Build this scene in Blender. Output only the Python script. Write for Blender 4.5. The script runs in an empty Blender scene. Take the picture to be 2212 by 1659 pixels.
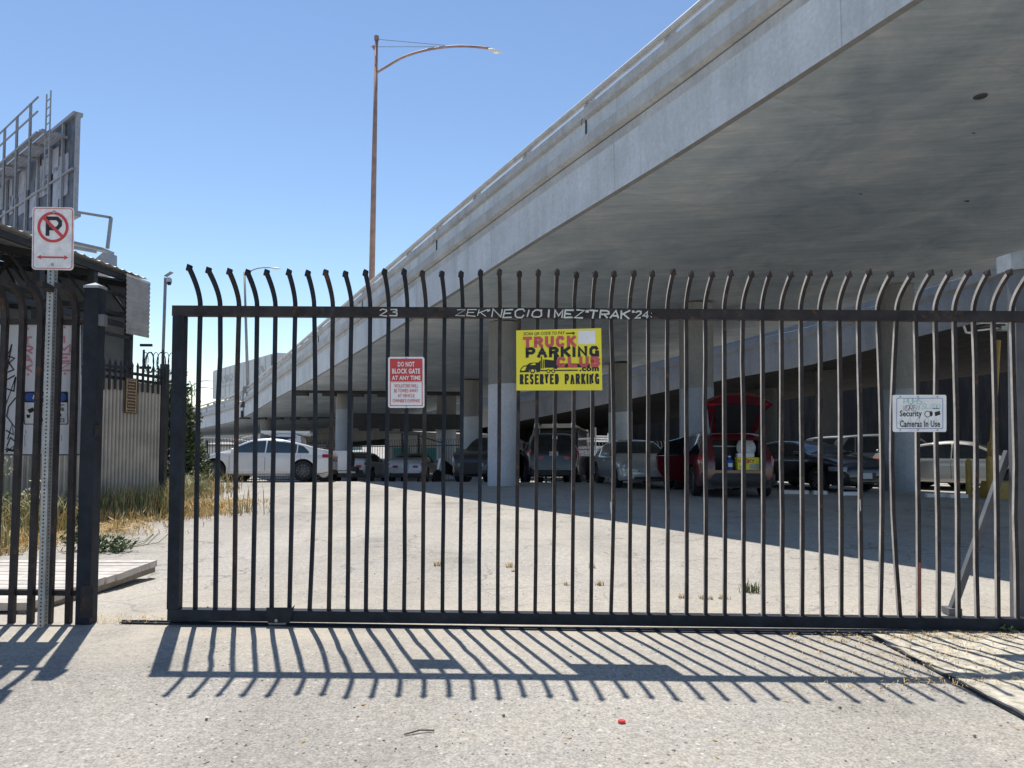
import bpy, bmesh, math, random
from math import radians, sin, cos, pi, sqrt, atan2
from mathutils import Vector as V, Matrix, noise
random.seed(11)
SC = bpy.context.scene
COL = SC.collection
# ------------------------------------------------------------ camera
PITCH, ROLL, CAMZ, F = 2.5, 0.25, 1.45, 1661.0
cd = bpy.data.cameras.new('camera'); cam = bpy.data.objects.new('camera', cd); COL.objects.link(cam)
cd.sensor_width = 36; cd.lens = 36 * F / 2212; cd.clip_start = 0.05; cd.clip_end = 3000
cam.matrix_world = Matrix.Translation((0, 0, CAMZ)) @ Matrix.Rotation(radians(90 + PITCH), 4, 'X') @ Matrix.Rotation(radians(ROLL), 4, 'Z')
SC.camera = cam
# ------------------------------------------------------------ light
SUN_AZ, SUN_EL = -20.0, 63.0
w = bpy.data.worlds.new('World'); SC.world = w; w.use_nodes = True
nt = w.node_tree; bg = nt.nodes['Background']
sky = nt.nodes.new('ShaderNodeTexSky'); sky.sky_type = 'NISHITA'; sky.sun_disc = False
sky.sun_elevation = radians(SUN_EL); sky.sun_rotation = radians(SUN_AZ)
sky.altitude = 1500; sky.air_density = 1.15; sky.dust_density = 0.0; sky.ozone_density = 2.6
nt.links.new(sky.outputs[0], bg.inputs[0]); bg.inputs[1].default_value = 0.086
sd = bpy.data.lights.new('sun', 'SUN'); sd.energy = 3.45; sd.angle = radians(0.5); sd.color = (1, .95, .87)
so = bpy.data.objects.new('sun', sd); COL.objects.link(so)
SUND = V((sin(radians(SUN_AZ)) * cos(radians(SUN_EL)), cos(radians(SUN_AZ)) * cos(radians(SUN_EL)), sin(radians(SUN_EL))))
so.rotation_euler = SUND.to_track_quat('Z', 'Y').to_euler(); so.location = (-8, 20, 40)
SC.view_settings.view_transform = 'Standard'; SC.view_settings.look = 'None'
SC.view_settings.exposure = 0.8; SC.view_settings.gamma = 1
# ------------------------------------------------------------ helpers
CM = cam.matrix_world.to_3x3(); CP = V((0, 0, CAMZ))
def ray(u, v): return (CM @ V(((u - 1106) / F, -(v - 829.5) / F, -1))).normalized()
def P(u, v, Y):
    d = ray(u, v); return CP + d * (Y / d.y)
def gz(y):
    if y <= 5.4: return 0.0
    if y <= 26: return -.035 * (y - 5.4)
    if y <= 45: return -.721 - .087 * (y - 26)
    return max(-2.374 - .03 * (y - 45), -9.0)
def gs(y): return 0 if y <= 5.4 else .035 if y <= 26 else .087 if y <= 45 else .03
def G(u, v):
    d = ray(u, v); t = .5
    while t < 400:
        p = CP + d * t
        if p.z < gz(p.y): break
        t += .02 + t * .002
    return p
def proj(p):
    q = CM.transposed() @ (V(p) - CP)
    return (1106 + F * q.x / -q.z, 829.5 - F * q.y / -q.z)

def lerp(a, b, t): return a + (b - a) * t
def interp(pts, x):
    if x <= pts[0][0]: return pts[0][1]
    for (a, b), (c, d) in zip(pts, pts[1:]):
        if x <= c: return b + (d - b) * (x - a) / (c - a)
    return pts[-1][1]
def catmull(pts, n):
    pts = [V(p) for p in pts]; out = []
    ext = [pts[0] * 2 - pts[1]] + pts + [pts[-1] * 2 - pts[-2]]
    for i in range(1, len(ext) - 2):
        a, b, c, d = ext[i - 1:i + 3]
        for k in range(n):
            t = k / n
            out.append(.5 * ((2 * b) + (c - a) * t + (2 * a - 5 * b + 4 * c - d) * t * t + (3 * b - a - 3 * c + d) * t ** 3))
    out.append(pts[-1]); return out

LOC = {}
class MB:
    def __init__(s): s.v = []; s.f = []; s.m = []; s.uv = {}
    def add(s, vs, fs, m=0):
        b = len(s.v); s.v += [V(q) for q in vs]
        for q in fs: s.f.append([b + i for i in q]); s.m.append(m)
        return s
    def hexa(s, p, m=0):          # 8 points: bottom 4 then top 4
        return s.add(p, [(3, 2, 1, 0), (4, 5, 6, 7), (0, 1, 5, 4), (1, 2, 6, 5), (2, 3, 7, 6), (3, 0, 4, 7)], m)
    def box(s, c, d, R=None, m=0):
        x, y, z = d[0] / 2, d[1] / 2, d[2] / 2
        p = [V(q) for q in ((-x, -y, -z), (x, -y, -z), (x, y, -z), (-x, y, -z), (-x, -y, z), (x, -y, z), (x, y, z), (-x, y, z))]
        if R: p = [R @ q for q in p]
        return s.hexa([q + V(c) for q in p], m)
    def bar(s, a, b, w, h, up=(0, 0, 1), m=0):
        a, b = V(a), V(b); t = (b - a).normalized(); r = t.cross(V(up))
        if r.length < 1e-4: r = t.cross(V((0, 1, 0)))
        r.normalize(); n = r.cross(t); r = r * (w / 2); n = n * (h / 2)
        return s.hexa([a - r - n, a + r - n, a + r + n, a - r + n, b - r - n, b + r - n, b + r + n, b - r + n], m)
    def tube(s, path, r, n=8, m=0, cap=True):
        path = [V(p) for p in path]; rs = r if isinstance(r, (list, tuple)) else [r] * len(path)
        b = len(s.v); prev = None
        for i, p in enumerate(path):
            t = (path[min(i + 1, len(path) - 1)] - path[max(i - 1, 0)]).normalized()
            if prev is None:
                prev = t.cross(V((0, 0, 1)))
                if prev.length < 1e-3: prev = t.cross(V((1, 0, 0)))
            x = (prev - t * prev.dot(t)).normalized(); prev = x; y = t.cross(x)
            for k in range(n):
                a = 2 * pi * (k + .5) / n; s.v.append(p + (x * cos(a) + y * sin(a)) * rs[i])
        for i in range(len(path) - 1):
            for k in range(n):
                k2 = (k + 1) % n
                s.f.append([b + i * n + k, b + i * n + k2, b + (i + 1) * n + k2, b + (i + 1) * n + k]); s.m.append(m)
        if cap:
            s.f.append([b + k for k in range(n)][::-1]); s.m.append(m)
            e = b + (len(path) - 1) * n; s.f.append([e + k for k in range(n)]); s.m.append(m)
        return s
    def cyl(s, a, b, r, n=20, m=0, r2=None): return s.tube([a, b], [r, r if r2 is None else r2], n, m)
    def grid(s, fn, nu, nv, m=0):
        b = len(s.v)
        for i in range(nu + 1):
            for j in range(nv + 1): s.v.append(V(fn(i / nu, j / nv)))
        for i in range(nu):
            for j in range(nv):
                a = b + i * (nv + 1) + j; s.f.append([a, a + nv + 1, a + nv + 2, a + 1]); s.m.append(m)
        return s
    def poly(s, pts, thick=None, m=0):   # flat polygon, optional extrusion vector
        n = len(pts)
        if thick is None: return s.add(pts, [list(range(n))], m)
        t = V(thick); q = [V(p) for p in pts]
        return s.add(q + [p + t for p in q], [list(range(n))[::-1], list(range(n, 2 * n))] + [(i, (i + 1) % n, n + (i + 1) % n, n + i) for i in range(n)], m)
    def ball(s, c, r, nu=10, nv=8, m=0):
        r = V((r, r, r)) if not hasattr(r, '__len__') else V(r)
        return s.grid(lambda a, b: V(c) + V((r.x * sin(pi * b) * cos(2 * pi * a), r.y * sin(pi * b) * sin(2 * pi * a), r.z * cos(pi * b))), nu, nv, m)
    def build(s, name, mats, parent=None, smooth=False, origin=None, sharp=None, merge=False):
        if not isinstance(mats, (list, tuple)): mats = [mats]
        if parent is not None: o0 = LOC.get(parent.name, V((0, 0, 0)))
        elif origin is not None: o0 = V(origin)
        else:
            lo = [min(p[i] for p in s.v) for i in range(3)]; hi = [max(p[i] for p in s.v) for i in range(3)]
            o0 = V(((lo[0] + hi[0]) / 2, (lo[1] + hi[1]) / 2, lo[2]))
        me = bpy.data.meshes.new(name); me.from_pydata([p - o0 for p in s.v], [], s.f)
        for q in mats: me.materials.append(q)
        me.polygons.foreach_set('material_index', s.m)
        if s.uv:
            l = me.uv_layers.new(name='UVMap')
            for pi_, pl in enumerate(me.polygons):
                if pi_ in s.uv:
                    for k, li in enumerate(pl.loop_indices): l.data[li].uv = s.uv[pi_][k]
        bm = bmesh.new(); bm.from_mesh(me)
        if merge: bmesh.ops.remove_doubles(bm, verts=bm.verts, dist=1e-5)
        bmesh.ops.recalc_face_normals(bm, faces=bm.faces); bm.to_mesh(me); bm.free()
        if smooth:
            me.polygons.foreach_set('use_smooth', [True] * len(me.polygons))
            if sharp: me.set_sharp_from_angle(angle=radians(sharp))
        me.update()
        o = bpy.data.objects.new(name, me); COL.objects.link(o)
        if parent is None: o.location = o0
        else: o.parent = parent
        LOC[o.name] = o0
        return o
def tag(o, label=None, cat=None, group=None, kind=None):
    if label: o['label'] = label
    if cat: o['category'] = cat
    if group: o['group'] = group
    if kind: o['kind'] = kind
    return o
def thing(name, label, cat, loc, group=None):
    o = bpy.data.objects.new(name, None); COL.objects.link(o); o.location = loc; o.empty_display_size = .2
    LOC[o.name] = V(loc); return tag(o, label, cat, group)
# ------------------------------------------------------------ materials
def nodes(name):
    m = bpy.data.materials.new(name); m.use_nodes = True; t = m.node_tree; return m, t, t.nodes['Principled BSDF']
def noise_(t, scale, vec=None, detail=4, rough=.6, dist=0):
    n = t.nodes.new('ShaderNodeTexNoise'); n.inputs['Scale'].default_value = scale; n.inputs['Detail'].default_value = detail
    n.inputs['Roughness'].default_value = rough; n.inputs['Distortion'].default_value = dist
    if vec is not None: t.links.new(vec, n.inputs['Vector'])
    return n.outputs['Fac']
def ramp(t, fac, stops):
    r = t.nodes.new('ShaderNodeValToRGB'); e = r.color_ramp.elements
    while len(e) < len(stops): e.new(.5)
    for k, (p, c) in enumerate(stops):
        e[k].position = p; e[k].color = (*c, 1) if hasattr(c, '__len__') else (c, c, c, 1)
    t.links.new(fac, r.inputs[0]); return r.outputs[0]
def mix(t, fac, a, b, mode='MIX'):
    n = t.nodes.new('ShaderNodeMix'); n.data_type = 'RGBA'; n.blend_type = mode
    for k, x in ((0, fac), (6, a), (7, b)):
        if hasattr(x, 'links') or hasattr(x, 'is_linked'): t.links.new(x, n.inputs[k])
        else: n.inputs[k].default_value = x if k == 0 else (*x, 1)
    return n.outputs[2]
def pos(t, sc=(1, 1, 1), kind='pos'):
    g = t.nodes.new('ShaderNodeNewGeometry').outputs['Position'] if kind == 'pos' else t.nodes.new('ShaderNodeTexCoord').outputs['UV' if kind == 'uv' else 'Object']
    mp = t.nodes.new('ShaderNodeMapping'); mp.inputs['Scale'].default_value = sc; t.links.new(g, mp.inputs['Vector']); return mp.outputs[0]
def bump_(t, b, h, strength, dist=.01):
    n = t.nodes.new('ShaderNodeBump'); n.inputs['Strength'].default_value = strength; n.inputs['Distance'].default_value = dist
    t.links.new(h, n.inputs['Height']); t.links.new(n.outputs[0], b.inputs['Normal'])
def M(name, c, rough=.6, metal=0, var=.18, scale=6, bump=0, bs=60, coat=0, kind='pos', spec=None):
    m, t, b = nodes(name)
    p = pos(t, kind=kind)
    f = noise_(t, scale, p)
    lo = [max(0, x * (1 - var)) for x in c]; hi = [min(1, x * (1 + var)) for x in c]
    t.links.new(ramp(t, f, [(.3, lo), (.7, hi)]), b.inputs['Base Color'])
    b.inputs['Roughness'].default_value = rough; b.inputs['Metallic'].default_value = metal
    if coat: b.inputs['Coat Weight'].default_value = coat; b.inputs['Coat Roughness'].default_value = .05
    if spec is not None: b.inputs['Specular IOR Level'].default_value = spec
    if bump: bump_(t, b, noise_(t, bs, p, 3), bump)
    return m
def emis(name, c, s=1):
    m, t, b = nodes(name); b.inputs['Emission Color'].default_value = (*c, 1); b.inputs['Emission Strength'].default_value = s; return m

def asphalt(name, base, warm, speck=.5, crack=True):
    m, t, b = nodes(name); p = pos(t)
    big = ramp(t, noise_(t, .35, p, 6, .65), [(.3, [x * .80 for x in base]), (.68, [x * 1.12 for x in base])])
    dirt = noise_(t, 1.3, p, 8, .7)
    c = mix(t, ramp(t, dirt, [(.42, 0.0), (.66, .75)]), big, warm)
    fine = noise_(t, 75, p, 3, .75)
    c = mix(t, .75, c, ramp(t, fine, [(.28, .34), (.5, .9), (.7, 1.42)]), 'MULTIPLY')
    mid = noise_(t, 22, p, 4, .7)
    c = mix(t, .6, c, ramp(t, mid, [(.3, .62), (.7, 1.2)]), 'MULTIPLY')
    vo = t.nodes.new('ShaderNodeTexVoronoi'); vo.inputs['Scale'].default_value = 24; t.links.new(p, vo.inputs['Vector'])
    peb = ramp(t, vo.outputs['Distance'], [(.14, 1.0), (.27, 0.0)])
    sel = t.nodes.new('ShaderNodeSeparateColor'); t.links.new(vo.outputs['Color'], sel.inputs[0])
    pm = t.nodes.new('ShaderNodeMath'); pm.operation = 'MULTIPLY'; t.links.new(peb, pm.inputs[0])
    t.links.new(ramp(t, sel.outputs[0], [(.78, 0.0), (.84, speck)]), pm.inputs[1])
    c = mix(t, pm.outputs[0], c, (.72, .69, .62))
    pm2 = t.nodes.new('ShaderNodeMath'); pm2.operation = 'MULTIPLY'; t.links.new(peb, pm2.inputs[0])
    t.links.new(ramp(t, sel.outputs[1], [(.86, 0.0), (.9, .7)]), pm2.inputs[1])
    c = mix(t, pm2.outputs[0], c, (.07, .06, .055))
    if crack:
        ds = t.nodes.new('ShaderNodeVectorMath'); ds.operation = 'ADD'; t.links.new(p, ds.inputs[0])
        nn = t.nodes.new('ShaderNodeTexNoise'); nn.inputs['Scale'].default_value = 1.1; nn.inputs['Detail'].default_value = 6; t.links.new(p, nn.inputs['Vector']); t.links.new(nn.outputs['Color'], ds.inputs[1])
        v2 = t.nodes.new('ShaderNodeTexVoronoi'); v2.feature = 'DISTANCE_TO_EDGE'; v2.inputs['Scale'].default_value = .8; t.links.new(ds.outputs[0], v2.inputs['Vector'])
        ck = t.nodes.new('ShaderNodeMath'); ck.operation = 'MULTIPLY'
        t.links.new(ramp(t, v2.outputs['Distance'], [(.004, .5), (.014, 0.0)]), ck.inputs[0]); t.links.new(ramp(t, noise_(t, .5, p), [(.38, 0.0), (.52, 1.0)]), ck.inputs[1])
        c = mix(t, ck.outputs[0], c, (.12, .11, .1))
    trk = ramp(t, noise_(t, 1.0, pos(t, (.9, .07, 1)), 4, .6), [(.45, 1.0), (.62, .84)]); c = mix(t, .8, c, trk, 'MULTIPLY')
    oil = ramp(t, noise_(t, .8, p, 2, .4), [(.66, 1.0), (.74, .70)]); c = mix(t, .9, c, oil, 'MULTIPLY')
    sx = t.nodes.new('ShaderNodeSeparateXYZ'); t.links.new(p, sx.inputs[0])
    band = ramp(t, sx.outputs[1], [(0, 0.0)]) if False else None
    mr = t.nodes.new('ShaderNodeMapRange'); mr.inputs[1].default_value = 7.6; mr.inputs[2].default_value = 5.2; t.links.new(sx.outputs[1], mr.inputs[0])
    mr2 = t.nodes.new('ShaderNodeMapRange'); mr2.inputs[1].default_value = 4.3; mr2.inputs[2].default_value = 5.2; t.links.new(sx.outputs[1], mr2.inputs[0])
    mm = t.nodes.new('ShaderNodeMath'); mm.operation = 'MULTIPLY'; t.links.new(mr.outputs[0], mm.inputs[0]); t.links.new(mr2.outputs[0], mm.inputs[1])
    m3 = t.nodes.new('ShaderNodeMath'); m3.operation = 'MULTIPLY'; t.links.new(mm.outputs[0], m3.inputs[0]); t.links.new(ramp(t, noise_(t, 2.2, p, 7, .7), [(.38, .1), (.62, .9)]), m3.inputs[1])
    c = mix(t, m3.outputs[0], c, mix(t, noise_(t, 55, p, 3, .8), (.36, .31, .24), (.58, .53, .45)))
    t.links.new(c, b.inputs['Base Color']); b.inputs['Roughness'].default_value = .92; b.inputs['Specular IOR Level'].default_value = .25
    bump_(t, b, fine, .5, .012); return m
def concrete(name, base, stain=.5, kind='pos', streak=(1.2, 1.2, .12), bump=.25, dark=(.13, .12, .11), panel=None):
    m, t, b = nodes(name); p = pos(t, kind=kind); q = pos(t, streak, kind)
    c = ramp(t, noise_(t, .9, p, 6, .65), [(.3, [x * .85 for x in base]), (.7, [x * 1.12 for x in base])])
    st = ramp(t, noise_(t, 1.6, q, 7, .7), [(.45, 0.0), (.75, stain)])
    c = mix(t, st, c, dark)
    c = mix(t, .5, c, ramp(t, noise_(t, 14, p, 5, .7), [(.3, .75), (.7, 1.2)]), 'MULTIPLY')
    if panel:
        bk = t.nodes.new('ShaderNodeTexBrick'); bk.offset = .5 if panel[3] else 0; t.links.new(pos(t, kind=kind), bk.inputs['Vector'])
        bk.inputs['Scale'].default_value = 1; bk.inputs['Brick Width'].default_value = panel[0]; bk.inputs['Row Height'].default_value = panel[1]; bk.inputs['Mortar Size'].default_value = .011; bk.inputs['Mortar Smooth'].default_value = .3
        for k, q_ in (('Color1', 1 - panel[2]), ('Color2', 1 + panel[2] * .6), ('Mortar', .72)): bk.inputs[k].default_value = (q_, q_, q_, 1)
        c = mix(t, 1.0, c, bk.outputs['Color'], 'MULTIPLY')
    t.links.new(c, b.inputs['Base Color']); b.inputs['Roughness'].default_value = .9; b.inputs['Specular IOR Level'].default_value = .2
    bump_(t, b, noise_(t, 30, p, 5, .7), bump, .02); return m

m_lot = asphalt('lot_asphalt', (.43, .405, .365), (.49, .45, .395), .6)
m_drive = asphalt('driveway_asphalt', (.415, .39, .35), (.455, .42, .365), .6, False)
m_conc = concrete('fascia_concrete', (.60, .635, .67), .55, dark=(.34, .345, .35), kind='uv', streak=(1.4, .16, 1), panel=(4.9, 9, .05, 0))
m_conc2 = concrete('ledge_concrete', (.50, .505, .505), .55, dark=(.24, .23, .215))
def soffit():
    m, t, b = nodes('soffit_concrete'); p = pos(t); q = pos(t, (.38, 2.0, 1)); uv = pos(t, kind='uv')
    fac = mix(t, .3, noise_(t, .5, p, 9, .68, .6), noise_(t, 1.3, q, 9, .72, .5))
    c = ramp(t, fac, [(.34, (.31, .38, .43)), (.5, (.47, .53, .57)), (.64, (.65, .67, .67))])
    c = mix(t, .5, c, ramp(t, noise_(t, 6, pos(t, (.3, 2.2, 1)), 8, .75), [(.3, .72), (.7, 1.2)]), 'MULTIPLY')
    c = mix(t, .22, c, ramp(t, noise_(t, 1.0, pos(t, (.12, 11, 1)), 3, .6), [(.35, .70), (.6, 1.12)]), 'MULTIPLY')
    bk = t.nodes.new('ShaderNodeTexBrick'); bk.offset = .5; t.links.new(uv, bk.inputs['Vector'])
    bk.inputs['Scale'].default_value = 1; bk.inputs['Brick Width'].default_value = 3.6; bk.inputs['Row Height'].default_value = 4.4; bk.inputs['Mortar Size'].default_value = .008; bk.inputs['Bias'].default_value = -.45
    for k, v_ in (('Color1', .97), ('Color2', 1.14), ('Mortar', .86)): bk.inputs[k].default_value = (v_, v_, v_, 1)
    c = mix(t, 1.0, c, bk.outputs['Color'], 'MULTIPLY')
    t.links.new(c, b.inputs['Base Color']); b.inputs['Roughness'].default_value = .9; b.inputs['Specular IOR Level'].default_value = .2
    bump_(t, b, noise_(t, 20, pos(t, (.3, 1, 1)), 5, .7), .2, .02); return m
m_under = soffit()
m_colm = concrete('column_concrete', (.28, .275, .265), .5, dark=(.16, .155, .15))
m_colw = concrete('column_whitewash', (.56, .58, .62), .25, dark=(.38, .39, .42))
m_far = concrete('far_concrete', (.42, .40, .37), .3, dark=(.3, .28, .26))
m_colw_shade = concrete('column_whitewash_shade', (.34, .37, .42), .25, dark=(.24, .25, .27)); m_dkconc = concrete('shaded_wall_concrete', (.10, .10, .10), .5); m_shconc = concrete('ramp_concrete', (.33, .33, .32), .4); m_night = concrete('deep_shade_concrete', (.02, .02, .022), .3); m_sunside = M('sunlit_side_paint', (.55, .50, .44), .8, 0, .3, 7)
m_rail = M('galvanised_rail', (.50, .50, .49), .5, .3, .15, 3)
def worn(name, base, rust_at, grey_at):
    m, t, b = nodes(name); p = pos(t)
    c = ramp(t, noise_(t, 8, p, 5, .65), [(.3, [x * .6 for x in base]), (.7, [x * 1.5 for x in base])])
    c = mix(t, ramp(t, noise_(t, 5, pos(t, (1, 1, .35)), 8, .75), [(grey_at, 0.0), (grey_at + .12, .8)]), c, (.085, .085, .09))
    c = mix(t, ramp(t, noise_(t, 11, p, 8, .75), [(rust_at, 0.0), (rust_at + .06, .9)]), c, (.11, .055, .035))
    t.links.new(c, b.inputs['Base Color']); b.inputs['Roughness'].default_value = .6; b.inputs['Specular IOR Level'].default_value = .22
    bump_(t, b, noise_(t, 90, p, 4), .2); return m
m_black = worn('gate_black_paint', (.017, .022, .031), .66, .64); m_rust = worn('gate_worn_paint', (.034, .030, .031), .57, .58)
m_rustred = M('primer_red_paint', (.20, .07, .055), .6, 0, .3, 10)
m_steel = M('dark_steel', (.035, .035, .04), .5, .2, .3, 4)
m_galv = M('galvanised_steel', (.36, .37, .37), .45, .5, .2, 12)
m_hole = M('punched_hole', (.01, .01, .01), .9, 0, 0)
m_white = M('white_sign_face', (.84, .84, .84), .45, 0, .08, 9)
m_oldwhite = M('weathered_sign_face', (.78, .77, .77), .5, 0, .2, 14)
m_red = M('sign_red', (.60, .05, .055), .45, 0, .1, 9)
m_fadered = M('faded_red', (.60, .10, .10), .5, 0, .15, 20)
m_yel = M('sign_yellow', (.90, .78, .035), .4, 0, .05, 5)
m_ink = M('black_ink', (.015, .015, .018), .5, 0, .1)
m_blue = M('sign_blue', (.03, .10, .42), .45, 0, .1)
m_teal = M('teal_marker', (.30, .60, .55), .6, 0, .1)
m_pink = M('pink_spray', (.72, .28, .32), .7, 0, .2, 9)
m_spray = M('pale_spray_paint', (.62, .64, .60), .6, 0, .15, 9)
m_scrape = M('bare_scrape', (.55, .54, .52), .5, 0, .1)
m_board = M('white_board', (.80, .81, .84), .6, 0, .08, 3)
m_brown = M('brown_plaque', (.05, .032, .022), .5, 0, .2); m_tan = M('tan_lettering', (.42, .28, .16), .6, 0, .15)
m_wood = M('weathered_plank', (.50, .46, .42), .85, 0, .22, 7, .3, 30)
m_woodend = M('plank_edge', (.24, .20, .16), .9, 0, .25, 12, .3, 40)
m_cor = M('corrugated_tan_metal', (.40, .37, .33), .55, 0, .2, 2.5)
m_roof = M('corrugated_roof_metal', (.55, .54, .52), .5, .1, .2, 1.5)
m_shed = M('shed_dark_steel', (.03, .032, .038), .6, 0, .25)
m_dim = M('dim_shed_lining', (.24, .255, .28), .7, 0, .2, 2)
m_bill = M('billboard_panel', (.32, .34, .42), .6, 0, .35, 1.2); m_billf = M('billboard_frame', (.30, .31, .34), .5, .1, .15)
m_billd = M('billboard_backing', (.09, .11, .15), .7, 0, .5, 2)
m_polerust = M('oxidised_pole', (.33, .21, .17), .6, .2, .25, 3); m_lamp = M('lamp_head', (.58, .59, .58), .5, .1, .1)
m_brace = M('dull_grey_paint', (.13, .135, .145), .5, 0, .2); m_polegrey = M('grey_pole', (.26, .27, .29), .5, .3, .15)
m_ylw = M('yellow_bollard_paint', (.40, .26, .06), .6, 0, .2, 6)
m_tyre = M('tyre_rubber', (.018, .018, .018), .85, 0, .2); m_rim = M('alloy_rim', (.35, .36, .37), .35, .8, .1)
m_rimd = M('dark_rim', (.12, .12, .13), .4, .5, .1)
m_glass = M('tinted_glass', (.010, .014, .018), .05, 0, .05, spec=.8); m_glass2 = M('light_tinted_glass', (.03, .05, .065), .04, 0, .1, spec=.9)
m_trim = M('black_trim', (.02, .02, .022), .5, 0, .1); m_lens = M('headlight_lens', (.30, .32, .34), .1, .2, .3, 20)
m_tail = M('tail_light_red', (.40, .015, .02), .15, 0, .2); m_plate = M('licence_plate', (.55, .56, .58), .5, 0, .15, 60)
m_chrome = M('chrome', (.7, .7, .72), .12, 1, .05)
def paint(n, c, r=.3, metal=0): return M(n, c, r, metal, .06, 2, coat=.8)
m_pwhite = paint('white_car_paint', (.74, .74, .75)); m_psilver = paint('silver_car_paint', (.42, .44, .46), .3, .5)
m_pblack = paint('black_car_paint', (.012, .013, .016)); m_pred = paint('red_car_paint', (.10, .004, .010)); m_pgrey = paint('grey_car_paint', (.16, .17, .18), .3, .4)
m_pchamp = paint('champagne_car_paint', (.46, .44, .40), .3, .4)
m_leaf = [M('leaf_dark_green', (.035, .06, .02), .6, 0, .5, 3), M('leaf_mid_green', (.11, .155, .05), .6, 0, .4, 3), M('leaf_pale_green', (.16, .19, .07), .6, 0, .3, 3)]
m_bark = M('bark', (.12, .09, .06), .9, 0, .3, 12)
m_straw = M('dry_straw', (.58, .42, .19), .8, 0, .3, 6); m_olive = M('olive_weed', (.29, .30, .15), .7, 0, .35, 5); m_seed = M('pale_seed_head', (.50, .46, .33), .8, 0, .2, 9)
m_peb = M('grey_pebble', (.19, .175, .155), .9, 0, .3, 30)
m_mulch = M('sandy_dirt', (.46, .42, .345), .95, 0, .4, 14, 1, 30)
# ------------------------------------------------------------ ground
b = MB(); ys = [-40, -10, 0, 2, 3, 4, 5.4, 8, 11, 15, 20, 26, 30, 35, 40, 45, 60, 90, 130, 200, 300]
xs = [-260, -60, -20, -8, -3, 0, 3, 8, 20, 60, 260]
for y in ys:
    for x in xs: b.v.append(V((x, y, gz(y))))
for i in range(len(ys) - 1):
    for j in range(len(xs) - 1):
        k = i * len(xs) + j; b.f.append([k, k + 1, k + 1 + len(xs), k + len(xs)]); b.m.append(0)
tag(b.build('ground', m_lot), 'pale sunlit asphalt lot falling away behind the gate', kind='structure')
b = MB().add([(-60, -30, .004), (60, -30, .004), (60, 5.34, .004), (-60, 5.34, .004)], [(0, 1, 2, 3)])
tag(b.build('driveway', m_drive), 'worn beige driveway apron in front of the gate', kind='structure')

# ------------------------------------------------------------ main viaduct
edge = [(2500, -331, 6.6), (1985, 0, 8.7), (1480, 325, 12.2), (1165, 517, 16.3), (938, 660, 21.2), (681, 816, 34.6), (597, 860.5, 47.0), (515, 907, 61), (453, 922, 72), (380, 936, 82), (300, 945, 90)]
ep = [P(*e) for e in edge]
d0 = (ep[0] - ep[2]).normalized()
ep = [ep[0] + d0 * 26, ep[0] + d0 * 12] + ep
path = catmull(ep, 7)
def frames(path):
    fr = []
    for i, p in enumerate(path):
        t = path[min(i + 1, len(path) - 1)] - path[max(i - 1, 0)]; t.z = 0; t.normalize()
        fr.append((p, t, V((t.y, -t.x, 0))))
    return fr
MAIN = frames(path)
def loft(fr, prof, mats_idx, closed=True, z0=0, mb=None):
    mb = mb or MB(); n = len(prof); base = len(mb.v); dist = 0; ds = []
    per = [0]
    for k in range(n): per.append(per[-1] + (V((*prof[(k + 1) % n], 0)) - V((*prof[k], 0))).length)
    for i, (p, t, r) in enumerate(fr):
        if i: dist += (p - fr[i - 1][0]).length
        ds.append(dist)
        for s, z in prof: mb.v.append(p + r * s + V((0, 0, z + z0)))
    for i in range(len(fr) - 1):
        for k in range(n if closed else n - 1):
            k2 = (k + 1) % n; a = base + i * n
            mb.uv[len(mb.f)] = [(ds[i], per[k]), (ds[i], per[k + 1]), (ds[i + 1], per[k + 1]), (ds[i + 1], per[k])]
            mb.f.append([a + k, a + k2, a + n + k2, a + n + k]); mb.m.append(mats_idx[k] if mats_idx else 0)
    if closed:
        mb.f.append([base + k for k in range(n)]); mb.m.append(0)
        e = base + (len(fr) - 1) * n; mb.f.append([e + k for k in range(n)][::-1]); mb.m.append(0)
    return mb
m_edge = concrete('stained_edge', (.24, .23, .215), .6)
W_ = 12.9
via = thing('viaduct', 'long pale concrete freeway viaduct climbing overhead to the right above the parked cars', 'viaduct', (0, 16, gz(16)))
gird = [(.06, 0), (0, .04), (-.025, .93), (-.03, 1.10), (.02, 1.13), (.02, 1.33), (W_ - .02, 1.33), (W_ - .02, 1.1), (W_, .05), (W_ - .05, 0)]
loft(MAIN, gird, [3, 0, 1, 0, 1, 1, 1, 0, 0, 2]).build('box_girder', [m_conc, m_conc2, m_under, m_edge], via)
led = [(-.03, 1.135), (-.13, 1.17), (-.13, 1.40), (.018, 1.44), (.018, 1.335), (.0, 1.135)]
loft(MAIN, led, [1, 0, 1, 0, 0, 1]).build('ledge', [m_conc2, m_conc2], via)
par = [(.045, 1.335), (.045, 1.80), (-.05, 1.83), (-.05, 2.0), (.30, 2.0), (.36, 1.335)]
loft(MAIN, par, [0, 1, 1, 1, 0, 0]).build('parapet', [m_conc, m_conc2], via)
rp = [(W_ - .36, 1.335), (W_ - .30, 2.0), (W_ + .05, 2.0), (W_ + .05, 1.83), (W_ - .045, 1.8), (W_ - .045, 1.335)]
loft(MAIN, rp, None).build('parapet', m_conc2, via)
rl = [(.08 + .085 * cos(a), 2.24 + .065 * sin(a)) for a in [k * pi / 5 for k in range(10)]]
loft(MAIN, rl, None).build('handrail', m_rail, via, smooth=True)
dist = 0; nxt = 1.0; joints = MB(); drips = MB(); jn = 4
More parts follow.
